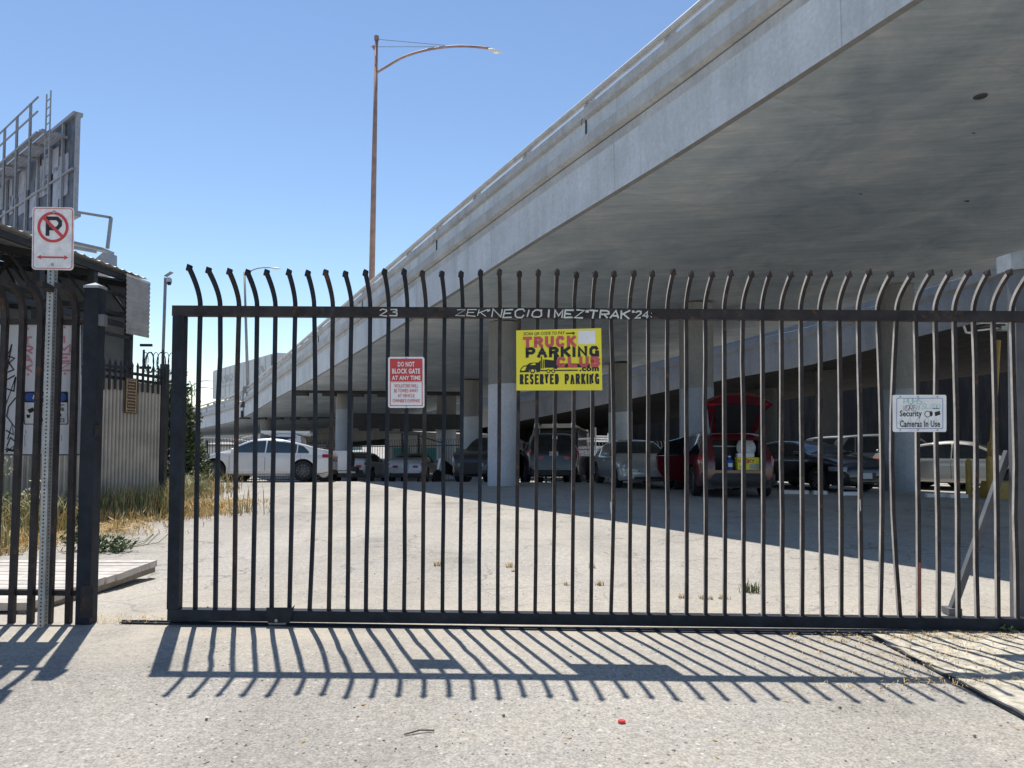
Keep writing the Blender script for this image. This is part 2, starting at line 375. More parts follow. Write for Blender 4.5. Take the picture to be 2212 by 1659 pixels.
for (p, t, r), (p2, _, _) in zip(MAIN, MAIN[1:]):
    L = (p2 - p).length
    while nxt < dist + L:
        q = p.lerp(p2, (nxt - dist) / L)
        if q.y > 4 and q.y < 75:
            b = MB()
            for s in (-.07, .07):
                c = q + t * s + r * .12
                b.poly([c + r * -.1 + V((0, 0, 2.0)), c + r * .14 + V((0, 0, 2.0)), c + r * .1 + V((0, 0, 2.2)), c + r * .0 + V((0, 0, 2.29)), c + r * -.05 + V((0, 0, 2.2))], t * .03)
            b.build('rail_post', m_rail, via)
            if jn % 3 == 0:
                joints.box(q + r * .03 + V((0, 0, 1.62)), (.012, .035, .38), Matrix((t, r, V((0, 0, 1)))).transposed())
                drips.tube([q - r * .05 + V((0, 0, 1.82)), q - r * .07 + t * .02 + V((0, 0, 1.76)), q - r * .05 + t * .04 + V((0, 0, 1.70))], .007, 5)
            jn += 1
        nxt += 2.45
    dist += L
joints.build('expansion_joint', m_steel, via); drips.build('drain_stub', m_steel, via)
def station(cond):
    return min(MAIN, key=cond)
def under_z(x, y):
    best = min(MAIN, key=lambda f: abs((V((x, y, 0)) - f[0]).x * f[1].x + (V((x, y, 0)) - f[0]).y * f[1].y))
    return best[0].z
def column(u, Y, dia, white_v, parent, zt=None, mat=m_colm, wm=None):
    p = P(u, 905, Y); x, y = p.x, p.y; zb = gz(y) - .1; zt = under_z(x, y) + .02 if zt is None else zt
    n = 10; c = MB().grid(lambda a, h: (x + dia / 2 * cos(2 * pi * a), y + dia / 2 * sin(2 * pi * a), lerp(zb, zt, h)), 32, 6)
    o = c.build('column', mat, parent, smooth=True)
    if white_v:
        zw = P(u, white_v, Y).z; r = dia / 2 + .006
        w2 = MB().grid(lambda a, h: (x + r * cos(2 * pi * a), y + r * sin(2 * pi * a), lerp(zb, zw + .02 * sin(9 * a), h)), 32, 4)
        w2.grid(lambda a, h: (x + lerp(dia / 2 - .01, r, h) * cos(2 * pi * a), y + lerp(dia / 2 - .01, r, h) * sin(2 * pi * a), zw + .02 * sin(9 * a)), 32, 1)
        w2.build('whitewash_coat', wm or m_colw, o, smooth=True, sharp=40)
    return o
column(1087, 23.8, .93, 830, via); column(1505, 22.6, .98, 839, via, wm=m_colw_shade); column(1941, 22.0, .92, 841, via, wm=m_colw_shade)  # right columns: same whitewash darkened, their shade put into the colour
column(744, 43, .95, 884, via, wm=m_colw_shade); column(576, 61, .95, 0, via); column(964, 47, 1.2, 900, via); column(1018, 37, .9, 900, via)
column(1340, 33, 1.0, 890, via)
def beam(u1, v1, Y1, u2, v2, Y2, h, w=.5):
    a, c = P(u1, v1, Y1), P(u2, v2, Y2)
    o = MB().bar(a, c, w, h).build('bent_beam', m_steel, via)
    b = MB(); 
    for k in (.04, .2, .36, .52, .7): b.box(a.lerp(c, k) - V((0, 0, h / 2 + .08)), (.7, .5, .15))
    b.build('bearing_pad', m_steel, o); return o
beam(636, 838, 41.5, 1000, 845, 44, .52); beam(520, 894, 59, 740, 897, 62, .5); beam(735, 908, 46, 1010, 912, 46, .9)
for u, v, Y in ((660, 800, 40.5), (529, 876, 58.5)):
    p = P(u, v, Y); b = MB().bar(p - V((.12, 0, 1.0)), p - V((.12, 0, .1)), .05, .05).bar(p - V((-.12, 0, 1.0)), p - V((-.12, 0, .1)), .05, .05)
    o = b.build('floodlight_stem', m_steel, via)
    MB().poly([p + V((-.35, -.1, -.15)), p + V((.35, -.1, -.15)), p + V((.3, -.1, .5)), p + V((-.1, -.1, .45))], (0, .25, 0)).build('floodlight', m_steel, o)
for u, v in ((1852, 418), (2083, 433), (2117, 206), (2093, 287)):   # round drain plates in the soffit
    d = ray(u, v); t = 5
    while t < 60 and (CP + d * t).z < under_z((CP + d * t).x, (CP + d * t).y): t += .05
    p = CP + d * t; MB().cyl(p + V((0, 0, .02)), p - V((0, 0, .03)), .11, 14, 0, .09).build('soffit_drain', m_dkconc, via)

# ------------------------------------------------------------ ramps behind
def ramp_thing(label, pts, T, width, n, post_step, railing=True, mat=m_far, soff=m_under):
    pp = catmull([P(*q) for q in pts], n); fr = frames(pp)
    mid = pp[len(pp) // 2]
    rt = thing('ramp', label, 'freeway ramp', (mid.x, mid.y, gz(mid.y)), 'freeway ramps behind the viaduct')
    flip = 1 if fr[0][2].dot(V((0, 1, 0))) > 0 else -1
    pr = [(0, 0), (0, T * .52), (-.1, T * .55), (-.1, T * .68), (.02, T * .7), (.02, T * .92), (-.04, T * .94), (-.04, T), (.3, T), (.3, T * .6), (width, T * .6), (width, 0)]
    pr = [(s * flip, z) for s, z in pr]
    loft(fr, pr, [0] * 11 + [1]).build('box_girder', [mat, soff], rt)
    if railing:
        loft(fr, [((.1 + .08 * cos(a)) * flip, T + .27 + .07 * sin(a)) for a in [k * pi / 4 for k in range(8)]], None).build('handrail', m_rail, rt)
        b = MB(); dist = 0; nxt = .5
        for (p, t, r), (p2, _, _) in zip(fr, fr[1:]):
            L = (p2 - p).length
            while nxt < dist + L:
                q = p.lerp(p2, (nxt - dist) / L) + r * .1 * flip
                b.bar(q + V((0, 0, T - .02)), q + V((0, 0, T + .22)), .35, .2, up=t); nxt += post_step
            dist += L
        b.build('rail_post', m_rail, rt)
    return rt, fr
r2, R2F = ramp_thing('lower shaded parallel ramp just beyond the far edge of the viaduct soffit', [(2900, 470, 16.5), (2420, 615, 20.2), (2212, 668, 23), (2100, 699, 24.8), (1984, 727, 26.8), (1755, 787, 31.6), (1540, 825, 36.8), (1207, 893, 47), (1000, 930, 58), (800, 951, 72), (640, 966, 88)], 2.3, 12, 5, 3.2, False, m_shconc, m_night)  # near-black soffit: the shade below the deck is put into its colour
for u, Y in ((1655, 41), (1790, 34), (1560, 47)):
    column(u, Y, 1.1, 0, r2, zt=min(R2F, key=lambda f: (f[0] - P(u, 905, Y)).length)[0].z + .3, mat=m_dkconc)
r4, R4F = ramp_thing('sunny ramp with an open railing seen between the far columns', [(1040, 876, 82), (880, 905, 86), (722, 937, 92), (641, 957, 100), (520, 985, 112)], 2.3, 11, 5, 3.2)
column(676, 100, 1.3, 0, r4, zt=0, mat=m_far)
ramp_thing('far level freeway deck near the horizon left of the viaduct columns', [(300, 958, 150), (480, 957, 150), (640, 957, 152), (800, 955, 155)], 1.7, 10, 4, 5)
ramp_thing('curved far ramp dropping behind the back fence at left', [(360, 957, 112), (440, 962, 108), (520, 968, 104), (600, 984, 98)], 1.1, 7, 5, 5, False)

# dark retaining wall closing the space under the lower ramp
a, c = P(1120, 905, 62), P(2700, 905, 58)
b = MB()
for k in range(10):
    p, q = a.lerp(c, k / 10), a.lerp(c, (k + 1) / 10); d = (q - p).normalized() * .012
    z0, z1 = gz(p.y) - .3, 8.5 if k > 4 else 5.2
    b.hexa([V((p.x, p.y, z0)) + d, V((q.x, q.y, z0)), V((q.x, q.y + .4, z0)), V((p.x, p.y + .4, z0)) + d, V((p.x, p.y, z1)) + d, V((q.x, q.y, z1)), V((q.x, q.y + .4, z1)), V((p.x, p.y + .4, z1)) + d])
tag(b.build('retaining_wall', m_night), 'dark retaining wall in deep shade under the lower ramp', 'wall')  # near-black base paints the deep shade into the wall
# ------------------------------------------------------------ sliding gate
def on_gate(u, v, o=0.0):          # point on the gate plane, o metres toward the viewer
    d = ray(u, v); t = (5.398 - o) / (d.y + .0135 * d.x); return CP + d * t
GX = (on_gate(2000, 900) - on_gate(600, 900)); GX.z = 0; GX.normalize(); GN = V((GX.y, -GX.x, 0))   # GN points to the viewer
k_ = 2212 / 4032
TOP = [789.2, 867.3, 941.6, 1012.7, 1084.9, 1163, 1237.3, 1311, 1384.9, 1458, 1530.8, 1604, 1677, 1751, 1822, 1896, 1969, 2045, 2117, 2189, 2261, 2334, 2404.6, 2479, 2552, 2628, 2701, 2776, 2851, 2925, 3000, 3076, 3152, 3227, 3303, 3379, 3455, 3531, 3603, 3681, 3756, 3832, 3908, 3983, 4060, 4136] + [4136 + 76 * k for k in range(1, 9)]
BOT = [769, 848, 922, 995, 1069.7, 1139.6, 1219, 1295, 1368.6, 1440.7, 1517, 1591, 1663.7, 1742, 1812, 1886.5, 1959.7, 2033, 2106.7, 2179, 2253, 2327, 2405, 2480.5, 2552, 2628, 2703, 2778, 2853, 2929, 3005.6, 3081.5, 3157.5, 3237, 3311.6, 3391, 3465.6, 3542.7, 3617, 3694.6, 3773, 3848, 3929, 4004, 4082, 4160] + [4160 + 78 * k for k in range(1, 9)]
MID = {38: 3606 + 3, 6: 1229 + 9}
TIPY = [567, 572, 575, 577, 577, 577, 579, 577, 580, 578, 576, 576, 579, 580, 581, 578, 576, 580, 578, 577, 582, 581, 580, 579, 580, 576, 581, 581, 579, 580, 582, 581, 579, 580, 581, 577, 580, 582, 577, 579, 578, 579, 577, 578, 577, 577] + [577] * 8
gate = thing('sliding_gate', 'long dark steel picket gate with curved spear tops and graffiti on its top rail', 'gate', on_gate(1300, 1352))
top_v = lambda u: 672.3 + (u - 390) * 12.5 / 1830
bot_v = lambda u: 1326 + (u - 390) * 21 / 1830
def on_line(fv, u, o=0): return on_gate(u, fv(u), o)
hw = .037
b = MB().bar(on_line(top_v, 376), on_line(top_v, 2620), .07, .074); rail_top = b.build('top_rail', m_rust, gate)
MB().bar(on_line(bot_v, 366), on_line(bot_v, 2620), .07, .076).build('bottom_rail', m_black, gate)
MB().bar(on_gate(389.5, 684.2), on_gate(377, 1313.8), .066, .082, up=GX).build('stile', m_black, gate)
def picket(i):
    u0, u1 = TOP[i] * k_, BOT[i] * k_
    a, c = on_gate(u1, bot_v(u1) - 11), on_gate(u0, top_v(u0) - 11)
    pts = [a]
    for k in range(1, 7):
        q = a.lerp(c, k / 6)
        if i == 37: q += GX * (-.045 * sin(pi * k / 6))
        elif i in (6, 22, 36): q += GX * (.022 * sin(pi * k / 6))
        elif k < 6: q += GX * (random.uniform(-.002, .002)) + GN * (random.uniform(-.015, .015) if i % 2 else .012 * sin(pi * k / 6))
        pts.append(q)
    dl = .185 + random.uniform(-.025, .025)
    # tip height follows the photo height of this picket
    vt = TIPY[i]
    tipz = on_gate(u0, vt, dl).z
    for k in range(1, 8):
        s = k / 7; pts.append(c + GN * (dl * s ** 1.65) + V((0, 0, (tipz - .045 - c.z) * s ** .93)))
    b = MB(); r = .0135 * sqrt(2)
    n = 4; base = 0; prevx = GX
    for j, p in enumerate(pts):
        t = (pts[min(j + 1, len(pts) - 1)] - pts[max(j - 1, 0)]).normalized()
        x = (GX - t * GX.dot(t)).normalized(); y = t.cross(x)
        for sx, sy in ((-1, -1), (1, -1), (1, 1), (-1, 1)): b.v.append(p + x * .0127 * sx + y * .0127 * sy)
    for j in range(len(pts) - 1):
        for q in range(4): b.f.append([j * 4 + q, j * 4 + (q + 1) % 4, j * 4 + 4 + (q + 1) % 4, j * 4 + 4 + q]); b.m.append(1 if q == 3 else 0)  # left faces coloured pale to imitate sun catching the picket sides
    b.f.append([3, 2, 1, 0]); b.m.append(0)
    t = (pts[-1] - pts[-2]).normalized(); x = GX; y = t.cross(x); e = pts[-1]
    b.hexa([e + x * sx * .0185 + y * sy * .0185 + t * .0005 for sx, sy in ((-1, -1), (1, -1), (1, 1), (-1, 1))] + [e + x * sx * .0185 + y * sy * .0185 + t * .012 for sx, sy in ((-1, -1), (1, -1), (1, 1), (-1, 1))])
    q = len(b.v); b.add([e + x * sx * .0185 + y * sy * .0185 + t * .0125 for sx, sy in ((-1, -1), (1, -1), (1, 1), (-1, 1))] + [e + t * .050], [(0, 1, 4), (1, 2, 4), (2, 3, 4), (3, 0, 4)])
    o = b.build('picket', [m_black if i < 16 and i % 5 != 2 else m_rust, m_sunside], gate)
    if i == 38: MB().bar(pts[0].lerp(pts[6], .02) + GN * .016, pts[0].lerp(pts[6], .70) + GN * .016, .006, .022, up=GX).build('primer_strip', m_rustred, o)
    return o
for i in range(len(TOP)): picket(i)
# wheel and bracket
c = on_gate(602, 1336, .06)
b = MB()
for o in (.042, -.042):
    b.poly([on_gate(576, 1312, o), on_gate(632, 1312, o), on_gate(637, 1306, o), on_gate(633, 1322, o), on_gate(626, 1345, o), on_gate(580, 1345, o), on_gate(576, 1330, o)], GN * .008)
br = b.build('wheel_bracket', m_black, gate)
c = on_gate(602, 1336, 0)
MB().tube([c - GN * .033, c - GN * .015, c, c + GN * .015, c + GN * .033], [.068, .068, .056, .068, .068], 28).build('wheel', m_galv, br, smooth=True, sharp=40)
MB().cyl(c + GN * .03, c + GN * .058, .011, 12).build('axle_bolt', m_galv, br)
b = MB()
for u, v in ((1200, 918), (1225, 918), (1158, 920), (1177, 918), (1185, 945)):
    i = min(range(len(TOP)), key=lambda j: abs(TOP[j] * k_ - u)); uu = lerp(TOP[i], BOT[i], (v - 690) / 640) * k_
    b.box(on_gate(uu, v, .0), (.030, .030, .02 + random.random() * .015))
b.build('wire_tie', m_spray, gate)
b = MB()
for u, v in ((1271, 1100), (1320, 1095), (1650, 1105), (1855, 1090)):
    i = min(range(len(TOP)), key=lambda j: abs(TOP[j] * k_ - u)); uu = lerp(TOP[i], BOT[i], (v - 690) / 640) * k_
    b.poly([on_gate(uu - 1.8, v - 12, .022), on_gate(uu + 1.2, v - 10, .022), on_gate(uu + 2, v + 12, .022), on_gate(uu, v + 15, .022)])
b.build('scrape_mark', m_scrape, gate)

# ------------------------------------------------------------ lettering
GL = {'A': [[(0, 0), (.5, 1), (1, 0)], [(.2, .36), (.8, .36)]], 'B': [[(0, 0), (0, 1), (.75, 1), (.95, .78), (.75, .53), (0, .53)], [(.75, .53), (1, .28), (.78, 0), (0, 0)]],
      'C': [[(1, .70), (.78, 1), (.25, 1), (0, .75), (0, .25), (.25, 0), (.78, 0), (1, .30)]], 'D': [[(0, 0), (0, 1), (.65, 1), (1, .7), (1, .3), (.65, 0), (0, 0)]],
      'E': [[(1, 1), (0, 1), (0, 0), (1, 0)], [(0, .52), (.75, .52)]], 'G': [[(1, .72), (.75, 1), (.25, 1), (0, .75), (0, .25), (.25, 0), (1, 0), (1, .40), (.62, .40)]],
      'H': [[(0, 0), (0, 1)], [(1, 0), (1, 1)], [(0, .5), (1, .5)]], 'I': [[(.5, 0), (.5, 1)]], 'K': [[(0, 0), (0, 1)], [(1, 1), (.05, .45)], [(.3, .6), (1, 0)]], 'L': [[(0, 1), (0, 0), (1, 0)]],
      'M': [[(0, 0), (0, 1), (.5, .3), (1, 1), (1, 0)]], 'N': [[(0, 0), (0, 1), (1, 0), (1, 1)]], 'O': [[(.25, 0), (0, .25), (0, .75), (.25, 1), (.75, 1), (1, .75), (1, .25), (.75, 0), (.25, 0)]],
      'P': [[(0, 0), (0, 1), (.75, 1), (1, .82), (1, .62), (.75, .42), (0, .42)]], 'R': [[(0, 0), (0, 1), (.75, 1), (1, .82), (1, .65), (.75, .47), (0, .47)], [(.55, .47), (1, 0)]],
      'S': [[(1, .8), (.75, 1), (.25, 1), (0, .8), (.1, .6), (.9, .4), (1, .2), (.75, 0), (.25, 0), (0, .2)]], 'T': [[(.5, 0), (.5, 1)], [(0, 1), (1, 1)]], 'U': [[(0, 1), (0, .25), (.25, 0), (.75, 0), (1, .25), (1, 1)]],
      'V': [[(0, 1), (.5, 0), (1, 1)]], 'X': [[(0, 0), (1, 1)], [(0, 1), (1, 0)]], 'Z': [[(0, 1), (1, 1), (0, 0), (1, 0)]], 'W': [[(0, 1), (.25, 0), (.5, .7), (.75, 0), (1, 1)]], 'Y': [[(0, 1), (.5, .5), (1, 1)], [(.5, .5), (.5, 0)]],
      '2': [[(0, .8), (.3, 1), (.8, .95), (.9, .65), (0, 0), (1, 0)]], '3': [[(0, .95), (.8, 1), (.9, .75), (.4, .55), (1, .4), (.9, .05), (0, 0)]], '4': [[(.7, 0), (.7, 1), (0, .35), (1, .35)]], '1': [[(.5, 0), (.5, 1), (.3, .85)]], '0': [[(.25, 0), (0, .3), (.1, .8), (.5, 1), (.9, .8), (1, .3), (.7, 0), (.25, 0)]],
      '"': [[(.2, 1), (.1, .75)], [(.6, 1), (.5, .75)]], '.': [[(.4, 0), (.6, 0)]], ':': [[(.4, .7), (.6, .7)], [(.4, .2), (.6, .2)]], '-': [[(0, .5), (1, .5)]]}
def strip(mb, pts, w, fr, zo, m=0):
    n = len(pts); L = []; closed = n > 2 and (V((*pts[0], 0)) - V((*pts[-1], 0))).length < 1e-6
    q = [V((p[0], p[1], 0)) for p in pts]
    for i in range(n):
        a = q[i] - q[i - 1] if i else (q[0] - q[-2] if closed else q[1] - q[0])
        c = q[i + 1] - q[i] if i < n - 1 else (q[1] - q[0] if closed else q[-1] - q[-2])
        a, c = a.normalized(), c.normalized(); na, nc = V((-a.y, a.x, 0)), V((-c.y, c.x, 0)); mdir = na + nc
        if mdir.length < .3: mdir = na
        mdir.normalize(); s = min(1.6, 1 / max(.4, mdir.dot(na)))
        L.append((q[i] + mdir * (w / 2 * s), q[i] - mdir * (w / 2 * s)))
    b0 = len(mb.v)
    for l, r in L: mb.v += [fr(l.x, l.y, zo), fr(r.x, r.y, zo)]
    for i in range(n - 1): mb.f.append([b0 + 2 * i, b0 + 2 * i + 1, b0 + 2 * i + 3, b0 + 2 * i + 2]); mb.m.append(m)
def strokes(mb, s, x0, y0, x1, y1, w, fr, z=0.002, m=0, slab=0, slant=0, jit=0, gap=.28, narrow=('I', '.', '"', ':', '1')):
    ws = [(.35 if ch in narrow else (.55 if ch == ' ' else 1)) for ch in s]
    tot = sum(ws) + gap * (len(s) - 1); sc = (x1 - x0) / tot; x = x0; h = y1 - y0
    for ch, cw in zip(s, ws):
        gw = cw * sc
        for k, st in enumerate(GL.get(ch, [])):
            ins = w / 2 if slab else 0
            f = lambda p: (x + ins + p[0] * (gw - 2 * ins) + slant * p[1] * h + random.uniform(-jit, jit) * h, y0 + ins + p[1] * (h - 2 * ins) + random.uniform(-jit, jit) * h)
            zo = z + .0004 * (k + 1); pts = [f(p) for p in st]
            if slab and ch not in 'OSGC': 
                for (e, nb) in ((st[0], st[1]), (st[-1], st[-2])):
                    if st[0] != st[-1] and abs(e[0] - nb[0]) < .6 and e[1] in (0, 1) and abs(e[1] - nb[1]) > .2:
                        cx, cy = f(e); sw = slab * sc
                        strip(mb, [(cx - sw, cy - (ins - w * .3) * (1 if e[1] == 0 else -1)), (cx + sw, cy - (ins - w * .3) * (1 if e[1] == 0 else -1))], w * .6, fr, zo + .0002, m)
                # square ends
                a, c2 = V((*pts[0], 0)), V((*pts[1], 0)); 
            if slab and ch not in 'CGS':
                d = (V((*pts[0], 0)) - V((*pts[1], 0))).normalized() * (w / 2); pts[0] = (pts[0][0] + d.x, pts[0][1] + d.y) if st[0] != st[-1] else pts[0]
                d = (V((*pts[-1], 0)) - V((*pts[-2], 0))).normalized() * (w / 2); pts[-1] = (pts[-1][0] + d.x, pts[-1][1] + d.y) if st[0] != st[-1] else pts[-1]
            strip(mb, pts, w, fr, zo, m)
        x += gw + gap * sc
def ftext(mb, s, x0, y0, x1, y1, fr, z=.002, m=0, bold=0.0, shear=0.0):
    cu = bpy.data.curves.new('t', 'FONT'); cu.body = s; cu.size = 1; cu.offset = bold; cu.shear = shear; cu.resolution_u = 2; cu.space_character = 1.0 + bold * 2
    ob = bpy.data.objects.new('t', cu); COL.objects.link(ob); dg = bpy.context.evaluated_depsgraph_get(); dg.update()
    me = bpy.data.meshes.new_from_object(ob.evaluated_get(dg))
    vs = [v.co.copy() for v in me.vertices]; fs = [list(p.vertices) for p in me.polygons]
    bpy.data.objects.remove(ob); bpy.data.curves.remove(cu); bpy.data.meshes.remove(me)
    ax, bx = min(v.x for v in vs), max(v.x for v in vs); ay, by = min(v.y for v in vs), max(v.y for v in vs)
    mb.add([fr(lerp(x0, x1, (v.x - ax) / (bx - ax)), lerp(y0, y1, (v.y - ay) / (by - ay)), z) for v in vs], fs, m)
def frame_px(u0, v0, u1, v1, conv, flipn=GN):
    """local frame: x in 0..1, y in 0..1 (bottom to top) over a rectangle seen at the given corners"""
    a, bq, c = conv(u0, v1), conv(u1, v1), conv(u0, v0)
    return (lambda x, y, z: a + (bq - a) * x + (c - a) * y + flipn * z), (bq - a).length, (c - a).length
def rrect(x0, y0, x1, y1, r, n=4):
    out = []
    for cx, cy, a0 in ((x1 - r, y1 - r, 0), (x0 + r, y1 - r, 90), (x0 + r, y0 + r, 180), (x1 - r, y0 + r, 270)):
        for k in range(n + 1): a = radians(a0 + 90 * k / n); out.append((cx + r * cos(a), cy + r * sin(a)))
    return out
def plate(mb, pts, fr, z0, z1, m=0):
    n = len(pts); mb.add([fr(x, y, z0) for x, y in pts] + [fr(x, y, z1) for x, y in pts], [list(range(n))[::-1], list(range(n, 2 * n))] + [(i, (i + 1) % n, n + (i + 1) % n, n + i) for i in range(n)], m)
def flat(mb, pts, fr, z, m=0): mb.add([fr(x, y, z) for x, y in pts], [list(range(len(pts)))], m)
def ringf(mb, outer, inner, fr, z, m=0):
    n = len(outer); mb.add([fr(x, y, z) for x, y in outer] + [fr(x, y, z) for x, y in inner], [(i, (i + 1) % n, n + (i + 1) % n, n + i) for i in range(n)], m)
def metric(fr, W, H):      # frame in metres
    return lambda x, y, z: fr(x / W, y / H, z)

# rail graffiti
def railfr(u0, u1):
    a, c = on_line(top_v, u0, .0355), on_line(top_v, u1, .0355); L = (c - a).length
    up = V((0, 0, 1)); return (lambda x, y, z: a + (c - a) * (x / L) + up * y + GN * z), L
fr, L = railfr(820, 858); g = MB(); strokes(g, '23', 0, -.022, L, .024, .008, fr, .001, jit=.06, slant=.1, narrow=())
fr, L = railfr(985, 1050); strokes(g, 'ZEK', 0, -.02, L, .025, .006, fr, .001, jit=.07, slant=.2)
fr, L = railfr(1050, 1168); strokes(g, '"NECIO', 0, -.026, L, .027, .0095, fr, .001, jit=.07, slant=.2, narrow=('"', 'I'))
fr, L = railfr(1164, 1270); strokes(g, '"IMEZ"', 0, -.028, L, .026, .0115, fr, .001, jit=.07, slant=.15, narrow=('"',))
fr, L = railfr(1272, 1370); strokes(g, 'TRAK"', 0, -.03, L, .026, .0115, fr, .001, jit=.07, slant=.15, narrow=('"',))
fr, L = railfr(1372, 1408); strokes(g, '24:', 0, -.026, L, .02, .0105, fr, .001, jit=.06, slant=.15, narrow=(':',))
g.build('graffiti', m_spray, rail_top)

# ------------------------------------------------------------ signs on the gate
def wire_bolts(fr, pts, parent):
    b = MB()
    for x, y in pts: b.add([fr(x + .006 * cos(a), y + .006 * sin(a), .006) for a in [k * pi / 4 for k in range(8)]], [list(range(8))])
    b.build('bolt', m_galv, parent)
O_ = .022
f0, W, H = frame_px(838.5, 771, 917, 881, lambda u, v: on_gate(u, v, O_)); fr = metric(f0, W, H)
sg = MB(); plate(sg, rrect(0, 0, W, H, .016), fr, 0, .003); s1 = sg.build('gate_sign', m_white)
tag(s1, 'red and white sign forbidding blocking the gate, wired to the pickets', 'sign')
b = MB(); flat(b, [(.013, H * .515), (W - .013, H * .515), (W - .013, H - .013), (.013, H - .013)], fr, .0045); ringf(b, [(.013, .013), (W - .013, .013), (W - .013, H * .505), (.013, H * .505)], [(.018, .018), (W - .018, .018), (W - .018, H * .5), (.018, H * .5)], fr, .0045); b.build('red_panel', m_red, s1)
b = MB()
for s, y0, y1, x0, x1 in (('DO NOT', .805, .905, .27, .73), ('BLOCK GATE', .67, .77, .115, .885), ('AT ANY TIME', .545, .63, .105, .895)): ftext(b, s, x0 * W, y0 * H, x1 * W, y1 * H, fr, .006, bold=.03)
b.build('lettering', m_white, s1); b = MB()
for s, y0, y1, x0, x1 in (('VIOLATORS WILL', .395, .465, .17, .83), ('BE TOWED AWAY', .3, .37, .17, .83), ('AT VEHICLE', .205, .27, .27, .73), ("OWNER'S EXPENSE", .105, .175, .125, .875)): ftext(b, s, x0 * W, y0 * H, x1 * W, y1 * H, fr, .006, bold=.008)
b.build('lettering', m_red, s1); wire_bolts(fr, [(W / 2, H - .01), (W / 2, .01)], s1)

f0, W, H = frame_px(1115, 713, 1299, 844, lambda u, v: on_gate(u, v, O_ + .004))
a_, b_, c_, d_ = on_gate(1115.5, 843.5, O_), on_gate(1301, 843, O_), on_gate(1115, 714, O_), on_gate(1298.5, 709, O_)
f0 = lambda x, y, z: (a_ * (1 - x) + b_ * x) * (1 - y) + (c_ * (1 - x) + d_ * x) * y + GN * z
fr = metric(f0, W, H)
sg = MB(); plate(sg, [(0, 0), (W, 0), (W, H), (0, H)], fr, 0, .004); s2 = sg.build('parking_sign', m_yel); tag(s2, 'bright yellow truck parking sign hung on the middle pickets', 'sign')
b = MB(); flat(b, [(x * W, y * H) for x, y in ((.728, .75), (.93, .75), (.93, .965), (.728, .965))], fr, .0055); b.build('blank_sticker', m_white, s2)
b = MB(); strokes(b, 'TRUCK', .08 * W, .705 * H, .70 * W, .89 * H, .0225, fr, .0058, slab=.16, gap=.22); strokes(b, 'CLUB', .47 * W, .375 * H, .98 * W, .545 * H, .0215, fr, .0085, slab=.15, gap=.2); b.build('red_lettering', m_fadered, s2)
b = MB(); ftext(b, 'SCAN QR CODE TO PAY', .085 * W, .905 * H, .575 * W, .965 * H, fr, .0058, bold=.012, shear=.2)
flat(b, [(x * W, y * H) for x, y in ((.585, .92), (.665, .92), (.665, .90), (.695, .93), (.665, .96), (.665, .94), (.585, .94))], fr, .0058)
strokes(b, 'PARKING', .11 * W, .54 * H, .97 * W, .715 * H, .0215, fr, .0058, slab=.13, gap=.2)
strokes(b, 'RESERVED', .04 * W, .10 * H, .495 * W, .268 * H, .0130, fr, .0058, slab=.1, gap=.32); strokes(b, 'PARKING', .565 * W, .10 * H, .965 * W, .268 * H, .0130, fr, .0058, slab=.1, gap=.32)
ftext(b, '.com', .735 * W, .305 * H, .965 * W, .375 * H, fr, .0062, bold=.05); b.build('black_lettering', m_ink, s2)
b = MB()
def PL(pts, z=.0058): flat(b, [(x * W, y * H) for x, y in pts], fr, z)
PL(((.04, .30), (.05, .36), (.085, .41), (.12, .415), (.16, .455), (.26, .46), (.285, .50), (.285, .36), (.27, .30), (.235, .30), (.23, .34), (.205, .365), (.18, .365), (.155, .34), (.15, .30)))
PL(((.33, .51), (.44, .49), (.48, .485), (.48, .37), (.33, .37))); PL(((.48, .44), (.86, .43), (.86, .37), (.48, .37)))
PL(((.27, .335), (.72, .335), (.72, .315), (.27, .315))); PL(((.29, .56), (.302, .56), (.302, .36), (.29, .36)), .0066); PL(((.312, .51), (.322, .51), (.322, .36), (.312, .36)), .0066)
for cx, cy, r in ((.19, .325, .032), (.375, .315, .022), (.43, .315, .022)):
    flat(b, [(cx * W + r * W * cos(a), cy * H + r * W * sin(a)) for a in [k * pi / 8 for k in range(16)]], fr, .007)
b.build('truck_emblem', m_ink, s2); b = MB()
for cx, cy, r in ((.19, .325, .017), (.375, .315, .012), (.43, .315, .012)):
    flat(b, [(cx * W + r * W * cos(a), cy * H + r * W * sin(a)) for a in [k * pi / 8 for k in range(16)]], fr, .0078)
PL(((.165, .425), (.20, .445), (.225, .445), (.225, .42), (.165, .42)), .0078); PL(((.055, .345), (.09, .395), (.12, .395), (.10, .33), (.065, .325)), .0078)
b.build('emblem_highlight', m_yel, s2)

f0, W, H = frame_px(1928, 853, 2044, 933, lambda u, v: on_gate(u, v, O_)); fr = metric(f0, W, H)
sg = MB(); plate(sg, rrect(0, 0, W, H, .012), fr, 0, .003); s3 = sg.build('camera_sign', m_white); tag(s3, 'white security camera notice scrawled with marker near the right end of the gate', 'sign')
b = MB(); o1 = rrect(.07 * W, .085 * H, .935 * W, .915 * H, .01); i1 = rrect(.07 * W + .003, .085 * H + .003, .935 * W - .003, .915 * H - .003, .009); ringf(b, o1, i1, fr, .0045); b.build('border_line', m_blue, s3)
b = MB(); ftext(b, 'Security', .13 * W, .365 * H, .54 * W, .58 * H, fr, .0048, bold=.02); ftext(b, 'Cameras In Use', .13 * W, .13 * H, .88 * W, .31 * H, fr, .0048, bold=.02)
circ = lambda cx, cy, rx, ry: [(cx * W + rx * W * cos(a), cy * H + ry * W * sin(a)) for a in [k * pi / 8 for k in range(16)]]
